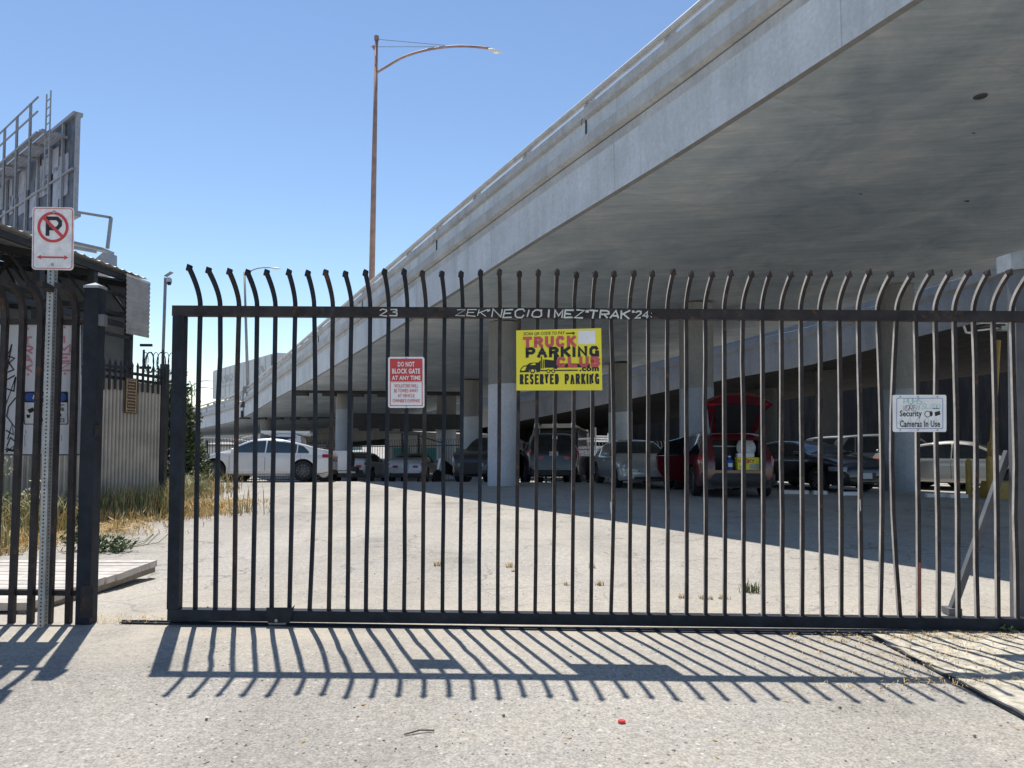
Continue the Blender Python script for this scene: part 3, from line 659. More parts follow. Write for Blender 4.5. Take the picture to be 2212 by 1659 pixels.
ringf(b, circ(.65, .48, .062, .062), circ(.65, .48, .05, .05), fr, .0048); flat(b, circ(.715, .49, .028, .05), fr, .0048); flat(b, [(x * W, y * H) for x, y in ((.78, .53), (.875, .57), (.885, .47), (.79, .42))], fr, .0048); flat(b, [(x * W, y * H) for x, y in ((.74, .64), (.87, .64), (.87, .62), (.74, .62))], fr, .0048)
strokes(b, 'VOREN', .17 * W, .57 * H, .48 * W, .72 * H, .0025, fr, .0056, jit=.08, slant=.3); b.build('black_lettering', m_ink, s3)
b = MB(); strokes(b, 'PUHS', .2 * W, .75 * H, .54 * W, .9 * H, .004, fr, .0048, jit=.06, slant=.1); strokes(b, 'SLZOO', .54 * W, .62 * H, .87 * W, .75 * H, .003, fr, .0048, jit=.09, slant=.2); b.build('marker_scrawl', m_teal, s3)
b = MB()
for k in range(5): strip(b, [(.09 * W + .16 * k * W, (.16 + .1 * random.random()) * H), (.16 * W + .16 * k * W, (.33 + .12 * random.random()) * H), (.2 * W + .16 * k * W, (.12 + .1 * random.random()) * H)], .002, fr, .006 + .0003 * k)
b.build('marker_scrawl', m_galv, s3); wire_bolts(fr, [(.14 * W, .95 * H), (.47 * W, .95 * H), (.83 * W, .95 * H), (.14 * W, .05 * H), (.47 * W, .05 * H), (.83 * W, .05 * H)], s3)

# ------------------------------------------------------------ gate posts, brace, track
tr = MB(); a, c = G(262, 1347), G(2300, 1382); a.z = c.z = .009
tr.bar(a, c, .04, .008).bar(a + V((0, .008, .008)), c + V((0, .008, .008)), .01, .010); tag(tr.build('gate_track', m_black), 'dark steel ground track the gate wheel rolls along', 'gate track')
Yp = 5.75
gp = thing('guide_post', 'tall pale metal guide post with roller box behind the right end of the gate', 'gate post', P(2215, 1345, Yp))
a, c = P(2200, 552, Yp), P(2207, 1338, Yp); c.z = gz(Yp) - .05
MB().hexa([c + V((-.055, -.05, 0)), c + V((.06, -.05, 0)), c + V((.06, .05, 0)), c + V((-.055, .05, 0)), a + V((-.055, -.05, 0)), a + V((.06, -.05, 0)), a + V((.06, .05, 0)), a + V((-.055, .05, 0))]).build('post', [m_brace, m_sunside], gp)
a = P(2184, 568, Yp - .08); MB().hexa([a + V((-.0, 0, -.05)), a + V((.45, 0, .0)), a + V((.45, .17, .0)), a + V((0, .17, -.05)), a + V((0, 0, .075)), a + V((.45, 0, .195)), a + V((.45, .17, .195)), a + V((0, .17, .075))]).build('roller_box', m_galv, gp)
a, c = P(2178, 975, 5.85), P(2056, 1318, 5.85); c.z = gz(5.85) + .03
o = MB().bar(a, c, .045, .045).build('brace', m_brace, gp); MB().box(c, (.1, .1, .05)).build('foot_plate', m_brace, o)

Yf = 5.45
lp = thing('gate_post', 'square dark post with pale cap closing the fence left of the gate', 'post', P(190, 1345, Yf))
a, c = P(206, 624, Yf), P(186, 1346, Yf); c.z = -.05
MB().hexa([c + V((sx * .05, sy * .05, 0)) for sx, sy in ((-1, -1), (1, -1), (1, 1), (-1, 1))] + [a + V((sx * .05, sy * .05, 0)) for sx, sy in ((-1, -1), (1, -1), (1, 1), (-1, 1))]).build('post', m_black, lp)
b = MB().hexa([a + V((sx * .056, sy * .056, .0)) for sx, sy in ((-1, -1), (1, -1), (1, 1), (-1, 1))] + [a + V((sx * .056, sy * .056, .018)) for sx, sy in ((-1, -1), (1, -1), (1, 1), (-1, 1))])
b.add([a + V((sx * .05, sy * .05, .0185)) for sx, sy in ((-1, -1), (1, -1), (1, 1), (-1, 1))] + [a + V((0, 0, .045))], [(0, 1, 4), (1, 2, 4), (2, 3, 4), (3, 0, 4)]); b.build('post_cap', m_galv, lp)
MB().box(P(219, 692, Yf - .02), (.06, .05, .08)).build('latch_plate', m_brace, lp); MB().box(P(211, 930, Yf - .02), (.03, .06, .08)).build('latch_plate', m_rust, lp)
c = P(188, 1300, Yf - .053); MB().box(c, (.09, .006, .22)).build('bare_patch', m_rust, lp)

lf = thing('picket_fence', 'dark picket fence panel with inward curled tops left of the gate opening', 'fence', P(60, 1345, Yf))
MB().bar(P(-420, 688, Yf + .02), P(190, 697, Yf + .02), .04, .038).build('top_rail', m_rust, lf)
MB().bar(P(-420, 1276, Yf + .02), P(175, 1280, Yf + .02), .04, .038).build('bottom_rail', m_rust, lf)
def lpick(ut, ub, tip):
    c, a = P(ut, 702, Yf), P(ub, 1240, Yf); d = a - c; a = c + d * ((c.z + .03) / (c.z - a.z)); pts = [a, c]
    n = P(tip[0], tip[1], Yf - .30); pts += [c + V((0, 0, .05))]
    e = c + V((0, 0, .05)); ctrl = e + V((.004, -.02, .22))
    for k in range(1, 8): t = k / 7; pts.append(e * (1 - t) ** 2 + ctrl * 2 * t * (1 - t) + n * t * t)
    b = MB(); r_ = .019
    for j, p in enumerate(pts):
        t = (pts[min(j + 1, len(pts) - 1)] - pts[max(j - 1, 0)]).normalized(); x = (V((1, 0, 0)) - t * t.x).normalized(); y = t.cross(x)
        for sx, sy in ((-1, -1), (1, -1), (1, 1), (-1, 1)): b.v.append(p + x * r_ * sx + y * r_ * sy)
    for j in range(len(pts) - 1):
        for q in range(4): b.f.append([j * 4 + q, j * 4 + (q + 1) % 4, j * 4 + 4 + (q + 1) % 4, j * 4 + 4 + q]); b.m.append(0)
    b.f += [[3, 2, 1, 0], [len(b.v) - 4 + k for k in range(4)]]; b.m += [0, 0]
    b.build('picket', m_rust, lf)
for k in range(-6, 4):
    lpick(50 + 39 * k if k < 3 else 164, 29 + 40.5 * k, (11 + 37.5 * k, 610 + 2.2 * k))

# no parking sign
Ys = 5.3
pk = thing('parking_restriction_sign', 'scuffed no parking sign with red double arrow on a punched steel post', 'street sign', P(95, 1345, Ys))
a, c = P(117, 470, Ys + .03), P(92, 1343, Ys + .03); c.z = -.03
fx = V((1, 0, 0)); b = MB().bar(a, c, .046, .046, up=(0, 1, 0)); post = b.build('perforated_post', m_galv, pk)
b = MB(); d = (c - a); n = int(d.length / .0254)
for k in range(4, n):
    q = a + d * (k / n)
    b.add([q + V((.006 * cos(t), -.0236, .006 * sin(t))) for t in [j * pi / 4 for j in range(8)]], [list(range(8))])
    b.add([q + V((.0236, .006 * cos(t), .006 * sin(t))) for t in [j * pi / 4 for j in range(8)]], [list(range(8))])
b.build('punched_holes', m_hole, post)
A, B_, C_ = P(69, 582.5, Ys), P(159, 584, Ys), P(71, 447, Ys); W, H = (B_ - A).length, (C_ - A).length; NF = V((0, -1, 0))
fr = lambda x, y, z: A + (B_ - A) * (x / W) + (C_ - A) * (y / H) + NF * z
b = MB(); plate(b, rrect(0, 0, W, H, .025), fr, 0, .003); face = b.build('sign_face', m_oldwhite, pk)
b = MB(); ringf(b, rrect(.008, .008, W - .008, H - .008, .02), rrect(.0125, .0125, W - .0125, H - .0125, .018), fr, .0045)
cx, cy, R_ = W * .50, H * .68, W * .375
CI = lambda r: [(cx + r * cos(k * pi / 20), cy + r * sin(k * pi / 20)) for k in range(40)]
ringf(b, CI(R_), CI(R_ * .82), fr, .0052); strip(b, [(cx - R_ * .64, cy + R_ * .64), (cx + R_ * .64, cy - R_ * .64)], R_ * .2, fr, .0056)
y = H * .2; strip(b, [(W * .2, y), (W * .8, y)], .012, fr, .0046); flat(b, [(W * .12, y), (W * .22, y + .016), (W * .22, y - .016)], fr, .005); flat(b, [(W * .88, y), (W * .78, y - .016), (W * .78, y + .016)], fr, .005)
b.build('red_markings', m_red, face)
b = MB(); strokes(b, 'P', cx - W * .13, cy - H * .14, cx + W * .17, cy + H * .14, .026, fr, .0043); b.build('letter', m_ink, face)
b = MB()
for x, y in ((W * .52, H * .925), (W * .5, H * .085)): b.add([fr(x + .011 * cos(t), y + .011 * sin(t), .0068) for t in [j * pi / 5 for j in range(10)]], [list(range(10))])
b.build('bolt', m_galv, face)
# ------------------------------------------------------------ corrugated fence on the left
cf = thing('corrugated_fence', 'tan corrugated metal fence topped by dark spikes and razor wire on the left', 'fence', P(200, 1090, 12.9))
FA = [P(-260, 905, 10.7), P(150, 905, 12.2), P(150.5, 905, 12.205), P(347, 905, 13.8)]
def fence_pts(step, rng):
    out = []
    for a, c in rng:
        a, c = V((a.x, a.y, 0)), V((c.x, c.y, 0)); L = (c - a).length; t = (c - a) / L; n = V((t.y, -t.x, 0)); k = 0
        m = int(L / step)
        for k in range(m + 1): out.append((a + t * (k * L / m), n, k * L / m))
    return out
def topz(y): return interp([(11, 2.2), (12.7, 2.08), (13.8, 2.0)], y)
b = MB(); pts = fence_pts(.0088, [(FA[0], FA[1]), (FA[2], FA[3])]); prev = None
for p, n, s in pts:
    q = p + n * (.026 * max(-.8, min(.8, 1.5 * sin(2 * pi * s / .0704)))); i = len(b.v)
    jz = .015 * noise.noise(V((p.x * 3, p.y * 3, 0)))
    b.v += [V((q.x, q.y, gz(p.y) - .05)), V((q.x, q.y, topz(p.y) + jz))]
    if prev is not None: b.f.append([prev, i, i + 1, prev + 1]); b.m.append(0)
    prev = i
b.build('corrugated_sheet', m_cor, cf)
b = MB()
for p, n, s in fence_pts(.105, [(FA[0], FA[1]), (FA[2], FA[3])]):
    q = p + n * .045; z = topz(p.y); b.bar(q + V((0, 0, z - .16 - .05 * random.random())), q + V((0, 0, z + .26)), .03, .03); e = q + V((0, 0, z + .26))
    b.add([e + V((sx * .02, sy * .02, .0005)) for sx, sy in ((-1, -1), (1, -1), (1, 1), (-1, 1))] + [e + V((0, 0, .09))], [(0, 1, 4), (1, 2, 4), (2, 3, 4), (3, 0, 4)])
b.build('spikes', m_steel, cf)
b = MB()
for (p, q) in ((FA[0], FA[1]), (FA[2], FA[3])):
    for dz in (.03, .14): b.bar(V((p.x, p.y, topz(p.y) + dz)), V((q.x, q.y, topz(q.y) + dz)), .04, .05)
b.build('fence_rail', m_steel, cf)
p = FA[3]; MB().box((p.x + .03, p.y + .05, (gz(p.y) + 2.36) / 2), (.12, .12, 2.36 - gz(p.y) + .05)).build('end_post', m_steel, cf)
b = MB(); pth = []
for k in range(150): t = k / 149; pth.append(V((p.x - .40 + .5 * t, p.y + .15, 2.42)) + V((.08 * cos(k * .42), .1 * sin(k * .1), .19 * sin(k * .42))))
b.tube(pth, .007, 4); b.build('razor_wire', m_steel, cf)
b = MB()
for k in (0, .5): b.bar(V((p.x - .38 + k * .7, p.y + .1, 1.9)), V((p.x - .38 + k * .7, p.y + .1, 2.65)), .03, .03)
b.build('wire_bracket', m_steel, cf)

# painted board and its notice
Yb = 5.535
bd = thing('painted_board', 'large white board tagged in black and pink spray paint hung behind the left picket fence', 'board', P(40, 985, Yb))
conv = lambda u, v: P(u, v, Yb)
A, B_, C_ = P(-230, 981, Yb), P(177, 981, Yb), P(-230, 702, Yb); NF = V((0, -1, 0)); W, H = (B_ - A).length, (C_ - A).length
frb = lambda x, y, z: A + (B_ - A) * (x / W) + (C_ - A) * (y / H) + NF * z
b = MB(); plate(b, [(0, 0), (W, 0), (W, H), (0, H)], frb, 0, .012); panel = b.build('panel', m_board, bd)
b = MB(); b.bar(frb(0, -.004, .006), frb(W, -.004, .006), .016, .008); b.build('panel_frame', m_steel, bd)
U = lambda u: (P(u, 850, Yb).x - A.x); Z = lambda v: (P(0, v, Yb).z - A.z)
b = MB()
def vtag(s, u0, u1, v0, v1, w, b, jit=.04):
    n = len(s); 
    for k, ch in enumerate(s):
        a0, a1 = lerp(v0, v1, k / n), lerp(v0, v1, (k + .8) / n)
        strokes(b, ch, U(u0), Z(a1), U(u1), Z(a0), w, frb, .0135 + .0003 * k, jit=jit, narrow=())
vtag('"TRAK"', 57, 78, 710, 828, .0135, b); vtag('"IMEZ"', 135, 160, 706, 826, .0135, b); vtag('ENEM', 96, 118, 716, 815, .0125, b)
b.build('pink_graffiti', m_pink, panel)
b = MB()
for seq in ([(24, 800), (30, 765), (34, 745), (24, 770), (40, 775), (28, 785), (38, 800), (22, 806)], [(40, 812), (22, 822), (20, 840), (38, 846), (42, 815), (18, 880)], [(42, 860), (26, 880), (22, 900), (40, 925), (42, 900)], [(20, 930), (36, 940), (34, 915), (24, 950)], [(22, 965), (30, 946), (40, 955), (36, 975), (20, 968)], [(18, 1000 - 28), (34, 985 - 10), (40, 962), (20, 978)]):
    strip(b, [(U(u), Z(v)) for u, v in seq], .0095, frb, .0145 + .0006 * random.random())
b.build('black_graffiti', m_ink, panel)
b = MB()
for u, v, l in ((60, 940, 26), (62, 930, 8), (130, 935, 20), (139, 940, 14), (100, 936, 9)): strip(b, [(U(u), Z(v)), (U(u + 1), Z(v + l))], .006, frb, .0145)
b.build('drips', m_galv, panel)
A2 = frb(U(60), Z(918), .032); ns = MB(); x0, x1, y0, y1 = U(59.5), U(155), Z(918), Z(847)
plate(ns, rrect(x0, y0, x1, y1, .01), frb, .014, .016); no = ns.build('surveillance_notice', m_oldwhite); tag(no, 'blue headed notice about round the clock surveillance on the tagged board', 'sign')
b = MB(); ringf(b, rrect(x0, y0, x1, y1, .01), rrect(x0 + .006, y0 + .006, x1 - .006, y1 - .006, .008), frb, .0175); hy = lerp(y0, y1, .67)
flat(b, [(x0 + .006, hy), (x1 - .006, hy), (x1 - .006, y1 - .006), (x0 + .006, y1 - .006)], frb, .0176); mid = lerp(x0, x1, .28)
b.build('black_border', m_ink, no); b = MB(); flat(b, rrect(x0 + .012, hy + .010, x1 - .012, y1 - .011, .026, 6), frb, .0184); b.build('blue_oval', m_blue, no)
b = MB(); ftext(b, 'NOTICE', lerp(x0, x1, .2), hy + .024, lerp(x0, x1, .8), y1 - .025, frb, .0192, bold=.03, shear=.2); b.build('heading', m_white, no)
b = MB(); LX = lambda t: lerp(x0, x1, t); LY = lambda t: lerp(y0, y1, t)
ftext(b, 'PREMISES UNDER', LX(.3), LY(.56), LX(.92), LY(.62), frb, .0178); ftext(b, '24 HOUR', LX(.45), LY(.40), LX(.92), LY(.52), frb, .0178, bold=.03); ftext(b, 'VIDEO', LX(.5), LY(.23), LX(.85), LY(.35), frb, .0178, bold=.03); ftext(b, 'SURVEILLANCE', LX(.3), LY(.07), LX(.92), LY(.19), frb, .0178, bold=.02)
flat(b, [(LX(.08), LY(.45)), (LX(.2), LY(.52)), (LX(.26), LY(.42)), (LX(.13), LY(.34))], frb, .0178); flat(b, [(LX(.05), LY(.3)), (LX(.15), LY(.3)), (LX(.13), LY(.2)), (LX(.07), LY(.2))], frb, .0178)
b.build('lettering', m_ink, no)
# brown plaque on the receding run
t = V((FA[3].x - FA[2].x, FA[3].y - FA[2].y, 0)).normalized(); n = V((t.y, -t.x, 0))
def on_fence(u, v):
    d = ray(u, v); o = V((FA[2].x, FA[2].y, 0)) + n * .05; k = (o - CP).dot(n) / d.dot(n); return CP + d * k
A, B_, C_ = on_fence(268, 892), on_fence(294, 894), on_fence(270, 815); W, H = (B_ - A).length, (C_ - A).length
frq = lambda x, y, z: A + (B_ - A) * (x / W) + (C_ - A) * (y / H) + n * z
b = MB(); plate(b, [(0, 0), (W, 0), (W, H), (0, H)], frq, 0, .02); o = b.build('notice_plaque', m_brown); tag(o, 'small brown plaque with tan lettering hung on the corrugated fence', 'sign')
b = MB(); ringf(b, [(.02, .02), (W - .02, .02), (W - .02, H - .02), (.02, H - .02)], [(.035, .03), (W - .035, .03), (W - .035, H - .03), (.035, H - .03)], frq, .022)
for k in range(10):
    x = W * (.14 + .05 * (k % 3))
    while x < W * (.82 - .05 * (k % 3)):
        l = W * random.uniform(.05, .13); hh = H * .016; zz = H * (.91 - k * .088); flat(b, [(x, zz - hh), (x + l, zz - hh), (x + l, zz + hh), (x, zz + hh)], frq, .0225); x += l + W * .03
b.build('lettering', m_tan, o)

# ------------------------------------------------------------ open shed behind the fence
sh = thing('open_shed', 'open sided shed with corrugated roof and dark steel frame behind the left fence', 'shed', (-12, 18, gz(18)))
EZ = P(318, 603, 20.3).z; EX = P(318, 603, 20.3).x
def eave(y): return V((EX - .0 * (20.3 - y), y, EZ + .0))
b = MB(); pr = None; y0, y1 = 9.0, 20.4; k = 0; y = y0
while y <= y1:
    off = .025 * (1 if (k % 8) in (0, 1) else (0.3 if (k % 8) in (7, 2) else 0)); i = len(b.v)
    for x_, z_ in ((0, 0), (-2.5, .35), (-7, 1.1)): b.v.append(V((EX + x_, y, EZ + z_ + off)))
    if pr is not None: b.f += [[pr, i, i + 1, pr + 1], [pr + 1, i + 1, i + 2, pr + 2]]; b.m += [0, 0]
    pr = i; y += .045; k += 1
b.build('roof', m_roof, sh)
b = MB()
for x_, z_ in ((-.25, -.06), (-1.6, .12), (-3, .33), (-4.6, .6)): b.bar(V((EX + x_, 9, EZ + z_ - .04)), V((EX + x_, 20.2, EZ + z_ - .04)), .09, .14)
b.build('purlin', m_shed, sh)
for yy in (20.1, 18.3, 16.2, 14, 11.8):
    b = MB(); b.bar(V((EX - .35, yy, gz(yy))), V((EX - .35, yy, EZ - .1)), .16, .16); b.build('shed_post', m_shed, sh)
    b = MB(); b.bar(V((EX - .3, yy, EZ - .22)), V((EX - 6.8, yy, EZ + .85)), .1, .14); b.bar(V((EX - .3, yy, EZ - 1.0)), V((EX - 6.8, yy, EZ - .5)), .08, .12)
    for q in range(5): b.bar(V((EX - .4 - q * 1.3, yy, EZ - .95 + q * .1)), V((EX - 1.05 - q * 1.3, yy, EZ - .1 + q * .2)), .05, .05); b.bar(V((EX - 1.05 - q * 1.3, yy, EZ - .1 + q * .2)), V((EX - 1.7 - q * 1.3, yy, EZ - .8 + q * .1)), .05, .05)
    b.build('truss', m_shed, sh)
b = MB()
for zz in (-.55, -1.05, -1.6, -2.4): b.bar(V((EX - .3, 18.3, EZ + zz)), V((EX - .3, 20.1, EZ + zz)), .06, .08)
b.bar(V((EX - .3, 9, EZ - 1.3)), V((EX - .3, 20.1, EZ - 1.3)), .07, .14); b.build('girt', m_shed, sh)
b = MB(); pr = None
for k in range(27):
    z = EZ - .06 - 1.5 * k / 26; i = len(b.v); ox = .02 * (k % 2)
    b.v += [V((EX + .02 + ox, 19.15 + .05 * k / 26, z)), V((EX + .02 + ox, 20.42, z))]
    if pr is not None: b.f.append([pr, i, i + 1, pr + 1]); b.m.append(0)
    pr = i
b.build('skirt_panel', m_cor, sh)
b = MB().box((EX - 6.9, 15, EZ / 2 + .2), (.1, 12, EZ + 1.6)); b.poly([V((EX - .45, 20.45, -.8)), V((EX - 6.8, 20.45, -.8)), V((EX - 6.8, 20.45, EZ + .9)), V((EX - .45, 20.45, EZ - .02))], (0, .08, 0)); b.build('back_wall', m_dim, sh)
b = MB(); b.bar(V((EX - .2, 20.42, EZ - 1.75)), V((EX + .12, 20.42, EZ - 1.75)), .05, .07).bar(V((EX - .2, 20.42, EZ - 2.35)), V((EX + .1, 20.42, EZ - 2.35)), .05, .07); b.build('outrigger', m_steel, sh)

# ------------------------------------------------------------ billboard
A = P(152, 455, 33.5); B0 = P(-150, 530, 55); B0.z = A.z; dirb = (B0 - A).normalized(); up = V((0, 0, 1)); nb = V((-dirb.y, dirb.x, 0))
if nb.y > 0: nb = -nb
top = P(152, 243, 33.5); Hb = top.z - A.z
bb = thing('billboard', 'weathered billboard seen from behind with steel catwalks high over the shed', 'billboard', (A.x, A.y, gz(A.y)))
L = 20
q = lambda s, h, o=0: A + dirb * s + up * h + nb * o
MB().hexa([q(.1, 0, -.15), q(L, 0, -.15), q(L, 0, -.3), q(.1, 0, -.3), q(.1, Hb, -.15), q(L, Hb, -.15), q(L, Hb, -.3), q(.1, Hb, -.3)]).build('face_panel', m_billd, bb)
b = MB()
for s in [1.5 + 1.9 * k for k in range(10)]: 
    b.bar(q(s, .05, -.05), q(s, Hb - .1, -.05), .16, .1, up=nb)
for h in (.05, 1.9): b.bar(q(0, h, -.06), q(L, h, -.06), .1, .08)
b.build('stringers', m_billf, bb)
b = MB()
for k in range(22):
    s = .3 + random.random() * 16; h = .2 + random.random() * (Hb - 2.2); ww, hh = .5 + random.random() * .9, .8 + random.random() * 1.3
    b.hexa([q(s, h, -.14), q(s + ww, h, -.14), q(s + ww, h, -.11), q(s, h, -.11), q(s, h + hh, -.14), q(s + ww, h + hh * 1.05, -.14), q(s + ww, h + hh * 1.05, -.11), q(s, h + hh, -.11)])
b.build('torn_sheets', m_bill, bb)
b = MB(); b.bar(q(0, -.1, -.2), q(0, Hb + .05, -.2), .16, .16, up=nb); b.bar(q(0, Hb, -.2), q(L, Hb, -.2), .4, .16); b.bar(q(-.1, -.1, -.2), q(L, -.1, -.2), .4, .22); b.build('frame', m_billf, bb)
b = MB()
for h, o in ((Hb - .75, .1), (Hb - .75, .35), (Hb - .75, .6), (Hb - .75, .85)): b.bar(q(1.0, h, o), q(L, h, o), .18, .06)
for s in [1.0 + 2.2 * k for k in range(9)]: b.bar(q(s, Hb - .85, -.1), q(s, Hb - .85, 1.05), .08, .1)
b.build('catwalk', m_billf, bb)
b = MB()
for s in [2.4 + 2.2 * k for k in range(8)]: b.bar(q(s, Hb - 3.2, 1.05), q(s, Hb + .75, 1.05), .09, .09)
for h in (Hb + .75, Hb + .1): b.bar(q(1.3, h, 1.05), q(L, h, 1.05), .06, .06)
b.bar(q(1.3, Hb - .85, 1.05), q(L, Hb - .85, 1.05), .08, .1); b.build('guard_rail', m_polegrey, bb)
b = MB()
for s in (.75, 1.35): b.bar(q(s, Hb - 3.4, .7), q(s, Hb + 1.0, .7), .045, .045)
for k in range(12): b.bar(q(.75, Hb - 3.3 + k * .36, .7), q(1.35, Hb - 3.3 + k * .36, .7), .035, .035)
b.build('ladder', m_billf, bb)
b = MB(); c1, c2, c3 = P(166, 458, 33), P(240, 470, 33), P(232, 537, 33); c4 = P(150, 524, 33)
b.bar(c1, c2, .1, .1).bar(c2, c3, .12, .1, up=(0, 1, 0)); b.bar(P(150, 524, 33.4), P(234, 543, 33.4), 1.0, .12); b.bar(P(150, 533, 32.6), P(205, 543, 32.6), .3, .12); b.build('end_catwalk', m_polegrey, bb)
b = MB().cyl(V((A.x, A.y, 0)) + dirb * 6 + up * gz(A.y), V((A.x, A.y, A.z)) + dirb * 6, .45, 20); b.build('support_column', m_polegrey, bb)
a = P(212, 590, 30); MB().poly([P(188, 592, 30), P(236, 592, 30), P(236, 546, 30), P(222, 545, 30), P(195, 568, 30)], (0, .6, 0)).build('equipment_hood', m_billf, bb)

# ------------------------------------------------------------ poles and lamps
p0 = P(344, 1010, 23); p1 = P(357.5, 600, 23); p0.z = gz(23)
cp = thing('camera_pole', 'slim steel pole carrying a dome camera and small solar panel beyond the corrugated fence', 'camera pole', p0)
MB().tube([p0, p1], .045, 10).build('pole', m_polegrey, cp)
MB().bar(p1 + V((0, 0, -.02)), p1 + V((.16, -.05, -.02)), .04, .04).build('bracket', m_galv, cp)
e = p1 + V((.14, -.06, -.06)); MB().cyl(e + V((0, 0, .03)), e + V((0, 0, -.08)), .07, 14, 0, .085).build('camera_housing', m_lamp, cp)
MB().ball(e + V((.0, 0, -.11)), .07, 12, 8).build('camera_dome', m_glass, cp)
MB().bar(p1 + V((.0, 0, .04)), p1 + V((.2, -.02, .17)), .18, .015, up=(0, 0, 1)).build('solar_panel', m_galv, cp)
def arm_path(a, c, rise, n=14): 
    out = []
    for k in range(n + 1):
        t = k / n; out.append(a.lerp(c, t) + V((0, 0, rise * sin(pi * t) * (1 - .25 * t))))
    return out
def lamp_head(c, d, s, parent, mat=m_lamp):
    d = V(d).normalized(); x = d.cross(V((0, 0, 1))).normalized()
    o = MB().grid(lambda a, b_: c + d * (s * (a - .12)) + x * (.19 * s * sin(pi * min(1, a * .9 + .1)) ** .6 * cos(2 * pi * b_)) + V((0, 0, .095 * s * sin(pi * min(1, a * .9 + .1)) ** .6 * sin(2 * pi * b_))), 12, 12).build('lamp_head', mat, parent, smooth=True)
    MB().ball(c + d * s * .45 - V((0, 0, .06 * s)), (.26 * s, .15 * s, .07 * s), 10, 6).build('lens', m_white, o, smooth=True)
Yl = 30.5
l1 = thing('street_lamp', 'tall reddish street lamp with long curved arm rising behind the viaduct edge', 'street lamp', P(803, 640, Yl))
pb, pt = P(801.5, 690, Yl), P(813.5, 82, Yl)
MB().tube([pb, pb.lerp(pt, .5), pt], [.125, .105, .07], 14).build('pole', m_polerust, l1, smooth=True)
arm = [P(u, v, Yl) for u, v in ((812, 158), (835, 144), (868, 125), (905, 112), (945, 104), (985, 100), (1025, 101), (1060, 105))]
MB().tube(catmull(arm, 3), .05, 10).build('arm', m_polerust, l1, smooth=True); lamp_head(P(1058, 107, Yl), P(1090, 116, Yl) - P(1058, 107, Yl), .64, l1)
b = MB().tube([P(817, 85, Yl), P(972, 99, Yl)], .012, 5).tube([P(800, 101, Yl), P(965, 101, Yl)], .012, 5); b.build('tie_rods', m_polegrey, l1)
b = MB().cyl(pt - V((0, 0, .1)), pt + V((0, 0, .08)), .095, 12).box(P(815, 83, Yl), (.12, .12, .12)).box(P(808, 103, Yl), (.1, .2, .1)); b.build('pole_clamp', m_polerust, l1)
Yl = 58
l2 = thing('street_lamp', 'farther grey street lamp clamped to the outer viaduct parapet', 'street lamp', P(537, 860, Yl))
pb, pt = P(536, 862, Yl), P(528, 587, Yl); MB().tube([pb, pt], [.13, .075], 12).build('pole', m_polegrey, l2, smooth=True)
MB().tube(catmull([P(u, v, Yl) for u, v in ((528, 596), (536, 589), (552, 581), (570, 578), (588, 578))], 3), .045, 8).build('arm', m_polegrey, l2); lamp_head(P(588, 579, Yl), V((1, 0, -.08)), .8, l2)
b = MB().box(P(537, 842, Yl), (.5, .4, .5)).tube([P(526, 835, Yl - .3), P(524, 868, Yl - .3), P(518, 868, Yl - .3)], .06, 6); b.build('base_bracket', m_polegrey, l2)
Yl = 95
l3 = thing('street_lamp', 'small far double armed street lamp left of the white trailer', 'street lamp', P(414, 900, Yl))
MB().tube([P(414, 905, Yl), P(414, 832, Yl)], .1, 8).build('pole', m_polegrey, l3)
for y0, y1 in ((834, 822), (846, 838)): MB().tube(arm_path(P(414, y0, Yl), P(460, y1 + 1, Yl), .35), .05, 6).build('arm', m_polegrey, l3)

# ------------------------------------------------------------ plank platform, dirt plate, litter
NR, FR = P(61, 1303, 5.74), P(341, 1210, 7.3); dl = V((-1, -.02, 0))
pl = thing('plank_platform', 'weathered pale plank panel lying raised on the ground behind the left fence', 'platform', NR - V((0, 0, NR.z - gz(NR.y))))
ed = (FR - NR); NL, FL = NR + dl * 3.2 - V((0, 0, .02)), FR + dl * 3.9 + V((0, 0, .0))
b = MB(); n = 13
for k in range(n):          # boards run with the long axis left to right
    t0, t1 = k / n + .004, (k + 1) / n - .004
    a, c, d, e = NR.lerp(FR, t0), NR.lerp(FR, t1), NL.lerp(FL, t1), NL.lerp(FL, t0); j = random.uniform(-.02, .02); a = a - dl * j; c = c - dl * j; dz = V((0, 0, -.055)); uz = V((0, 0, random.uniform(-.002, .003)))
    b.hexa([a + dz, c + dz, d + dz, e + dz, a + uz, c + uz, d + uz, e + uz])
b.build('boards', m_wood, pl)
b = MB()
for s in (.05, 1.0, 2.0, 2.95):
    a, c = NR + dl * s + V((0, 0, -.083)), FR + dl * s + V((0, 0, -.083)); b.bar(a, c, .06, .05)
b.build('joists', m_woodend, pl)
b = MB(); 
for t in (.25, .62, .95): 
    c = NR.lerp(FR, t) + dl * .5; z = gz(c.y); b.box((c.x, c.y, (z + c.z - .109) / 2), (.3, .12, max(.01, c.z - .109 - z)))
b.build('bearers', m_woodend, pl)
E0, E1 = G(1886, 1381), G(2240, 1572)
def plate_pt(a, c):
    p = E0.lerp(E1, a) + V((1.9 * c, .02 * c, 0)); 
    h = .028 + .018 * noise.noise(V((p.x * 2.2, p.y * 2.2, 1))) + .011 * noise.noise(V((p.x * 9, p.y * 9, 4)))
    p.z = h; return p
b = MB().grid(plate_pt, 60, 60); b.grid(lambda a, h: V((plate_pt(a, 0).x + .004 * (1 - h), plate_pt(a, 0).y, lerp(-.01, plate_pt(a, 0).z, h))), 60, 1)
o = b.build('dirt_covered_plate', m_mulch, smooth=True, merge=True); tag(o, 'raised sheet buried in sandy dirt and straw at the right of the driveway', 'ground sheet')
p = [plate_pt(k / 30, 0) for k in range(31)]
MB().tube([q + V((-.006, -.004, -.012)) for q in p], .012, 6).build('sheet_edge', m_black, o)
